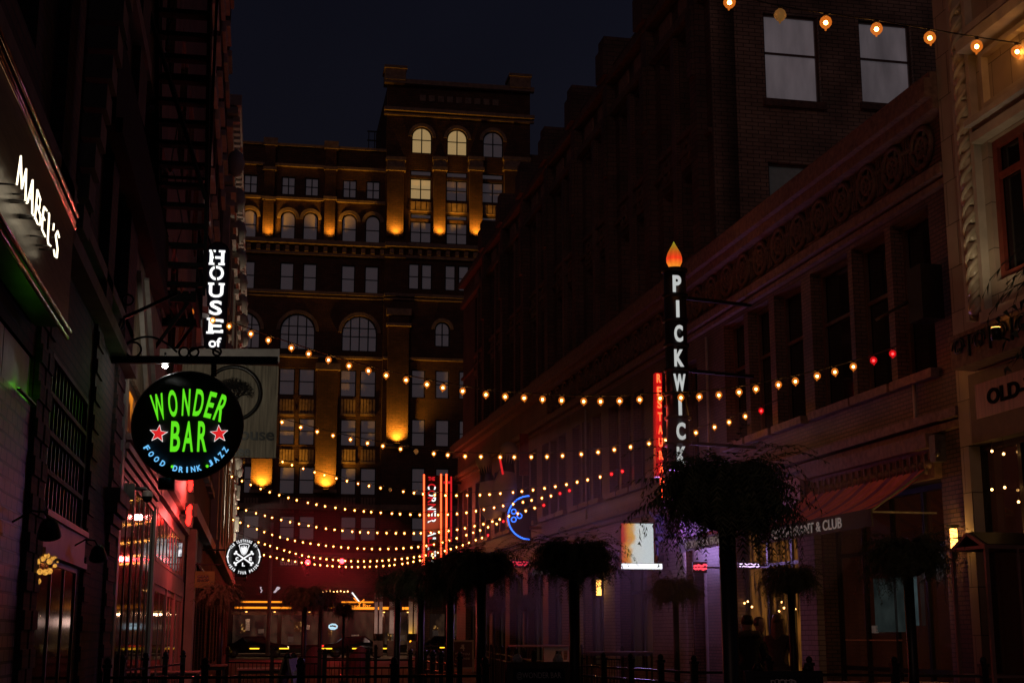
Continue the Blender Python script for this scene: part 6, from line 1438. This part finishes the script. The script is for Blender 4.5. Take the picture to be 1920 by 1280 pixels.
# ================================================================== people by the warm window
def person(label, u, y, h, rz, coat, hair, long_hair, hood, look):
    p = at_y(u, 1190, y); t = thing('person', label, 'person', (p.x, y, 0), 'people talking under the awning', rz); k = h / 1.75
    vs = []; es = []; rad = []
    def P(x, yy, z, r, rx=None):
        vs.append((x * k, yy * k, z * k)); rad.append(((rx or r) * k, r * k)); return len(vs) - 1
    def E(a, b): es.append((a, b))
    pel = P(0, 0, .95, .155, .12); w = P(0, .0, 1.12, .15, .115); ch = P(0, .0, 1.32, .175, .125); nk0 = P(0, 0, 1.47, .07); nk = P(0, -.01, 1.55, .052); E(pel, w); E(w, ch); E(ch, nk0); E(nk0, nk)
    for s in (-1, 1):
        hp = P(s * .1, 0, .88, .10); kn = P(s * .11, -.02 + .01 * s, .48, .068); an = P(s * .12, .02, .09, .048); to = P(s * .13, -.14, .04, .04); E(pel, hp); E(hp, kn); E(kn, an); E(an, to)
        sh = P(s * .185, 0, 1.40, .072); el = P(s * .27, .04, 1.13, .058); wr = P(s * .2, -.13, .97, .045); E(ch, sh); E(sh, el); E(el, wr)
    me = bpy.data.meshes.new('body'); me.from_pydata(vs, es, []); ob = bpy.data.objects.new('body', me); COL.objects.link(ob)
    md = ob.modifiers.new('skin', 'SKIN'); md.use_smooth_shade = True; sd = ob.modifiers.new('sub', 'SUBSURF'); sd.levels = 2; sd.render_levels = 2
    for i, r in enumerate(rad): me.skin_vertices[0].data[i].radius = r
    me.skin_vertices[0].data[0].use_root = True
    dg = bpy.context.evaluated_depsgraph_get(); dg.update(); m2 = bpy.data.meshes.new_from_object(ob.evaluated_get(dg)); ob.modifiers.clear(); ob.data = m2
    for q in m2.polygons: q.use_smooth = True
    m2.materials.clear(); m2.materials.append(M_[coat]); ob.parent = t
    R2 = Matrix.Rotation(look, 3, 'Z'); hc = V((0, -.02, 1.645)) * k
    b = MB()                                                # head with face
    prof = [(.001, -.125), (.035, -.12), (.058, -.09), (.07, -.04), (.077, .02), (.077, .06), (.062, .105), (.03, .125), (.001, .13)]
    b.lathe([(r * k, z * k) for r, z in prof], hc, 16, R2 @ Matrix.Diagonal((1, 1.22, 1)))
    F = lambda x, yy, z: hc + R2 @ (V((x, yy, z)) * k)
    b.mesh([F(-.013, -.088, -.02), F(.013, -.088, -.02), F(0, -.115, -.03), F(0, -.09, .025)], [(0, 1, 2), (0, 2, 3), (1, 3, 2)], True)
    for s in (-1, 1): b.ball(F(s * .079, .01, -.005), .022 * k, 8, .4, .8, 1.3); b.ball(F(s * .03, -.083, .02), .010 * k, 6)
    b.bar(F(-.022, -.083, -.06), F(.022, -.083, -.06), .01 * k)
    b.build('head', M_['skin'], t, True)
    b = MB(); b.lathe([(.05 * k, -.02 * k), (.088 * k, .0), (.09 * k, .06 * k), (.073 * k, .115 * k), (.035 * k, .14 * k), (.001, .145 * k)], hc + R2 @ V((0, .018 * k, 0)), 16, R2 @ Matrix.Diagonal((1, 1.15, 1)))
    if long_hair:
        for i in range(26): a = math.pi * (i / 25); x, yy = .088 * math.cos(a), .09 * math.sin(a); b.tube([F(x, yy, .06), F(x * 1.1, yy * 1.15, -.06), F(x * 1.15, yy * 1.1, -.2), F(x * .95 + random.uniform(-.02, .02), yy * 1.0, -.32)], .016 * k, 5)
    b.build('hair', M_[hair], t, True)
    if hood:
        b = MB(); n = 22
        for i in range(n):
            a = 2 * math.pi * i / n; q = V((.15 * math.cos(a), .13 * math.sin(a) + .02, 1.475 + .03 * math.sin(a))) * k; b.ball(q, random.uniform(.04, .055) * k, 6)
        b.build('fur_collar', M_['fur'], t, True)
    b = MB(); b.lathe([(.20 * k, .62 * k), (.195 * k, .9 * k), (.17 * k, 1.0 * k)], (0, 0, 0), 18, Matrix.Diagonal((1, .72, 1))); b.build('coat_skirt', M_[coat], t, True)
    return t
random.seed(5)
person('person with dark hair seen from behind in a dark coat with a fur collar', 1402, 21.5, 1.78, math.pi * 1.02, 'coat_black', 'hair_dark', False, True, 0)
person('person facing the camera between the fur collared coat and the fair haired person', 1424, 22.6, 1.76, .15, 'coat_grey', 'hair_brown', False, False, .1)
person('person with long fair hair in a quilted coat beside the fern post', 1459, 21.8, 1.8, math.pi * .75, 'coat_brown', 'hair_fair', True, False, .1)
# ================================================================== added mist standing in for the violet glow round the screen
hz = MB(); hz.lathe([(max(.001, math.sin(math.pi * i / 12)), -math.cos(math.pi * i / 12)) for i in range(13)], (0, 0, 0), 24)
ho = hz.build('glow_haze', bpy.data.materials.new('glow_mist')); ho.location = (7.0, 28.0, 3.35); ho.scale = (3.3, 10.0, 2.3); ho['kind'] = 'stuff'
m = ho.data.materials[0]; m.use_nodes = True; nt = m.node_tree; nt.nodes.clear()
pv = nt.nodes.new('ShaderNodeVolumePrincipled'); oo = nt.nodes.new('ShaderNodeOutputMaterial'); nt.links.new(pv.outputs[0], oo.inputs['Volume'])
pv.inputs['Color'].default_value = (.85, .8, .9, 1); pv.inputs['Density'].default_value = .02; pv.inputs['Anisotropy'].default_value = .2

h2 = ho.copy(); h2.data = ho.data.copy(); COL.objects.link(h2); h2.data.materials[0] = m.copy(); [q for q in h2.data.materials[0].node_tree.nodes if q.type == 'PRINCIPLED_VOLUME'][0].inputs['Density'].default_value = .011
h2.location = (3.2, 88.5, 5.2); h2.scale = (7.5, 7.0, 4.6)  # second added mist, stands in for the red glow of the signals
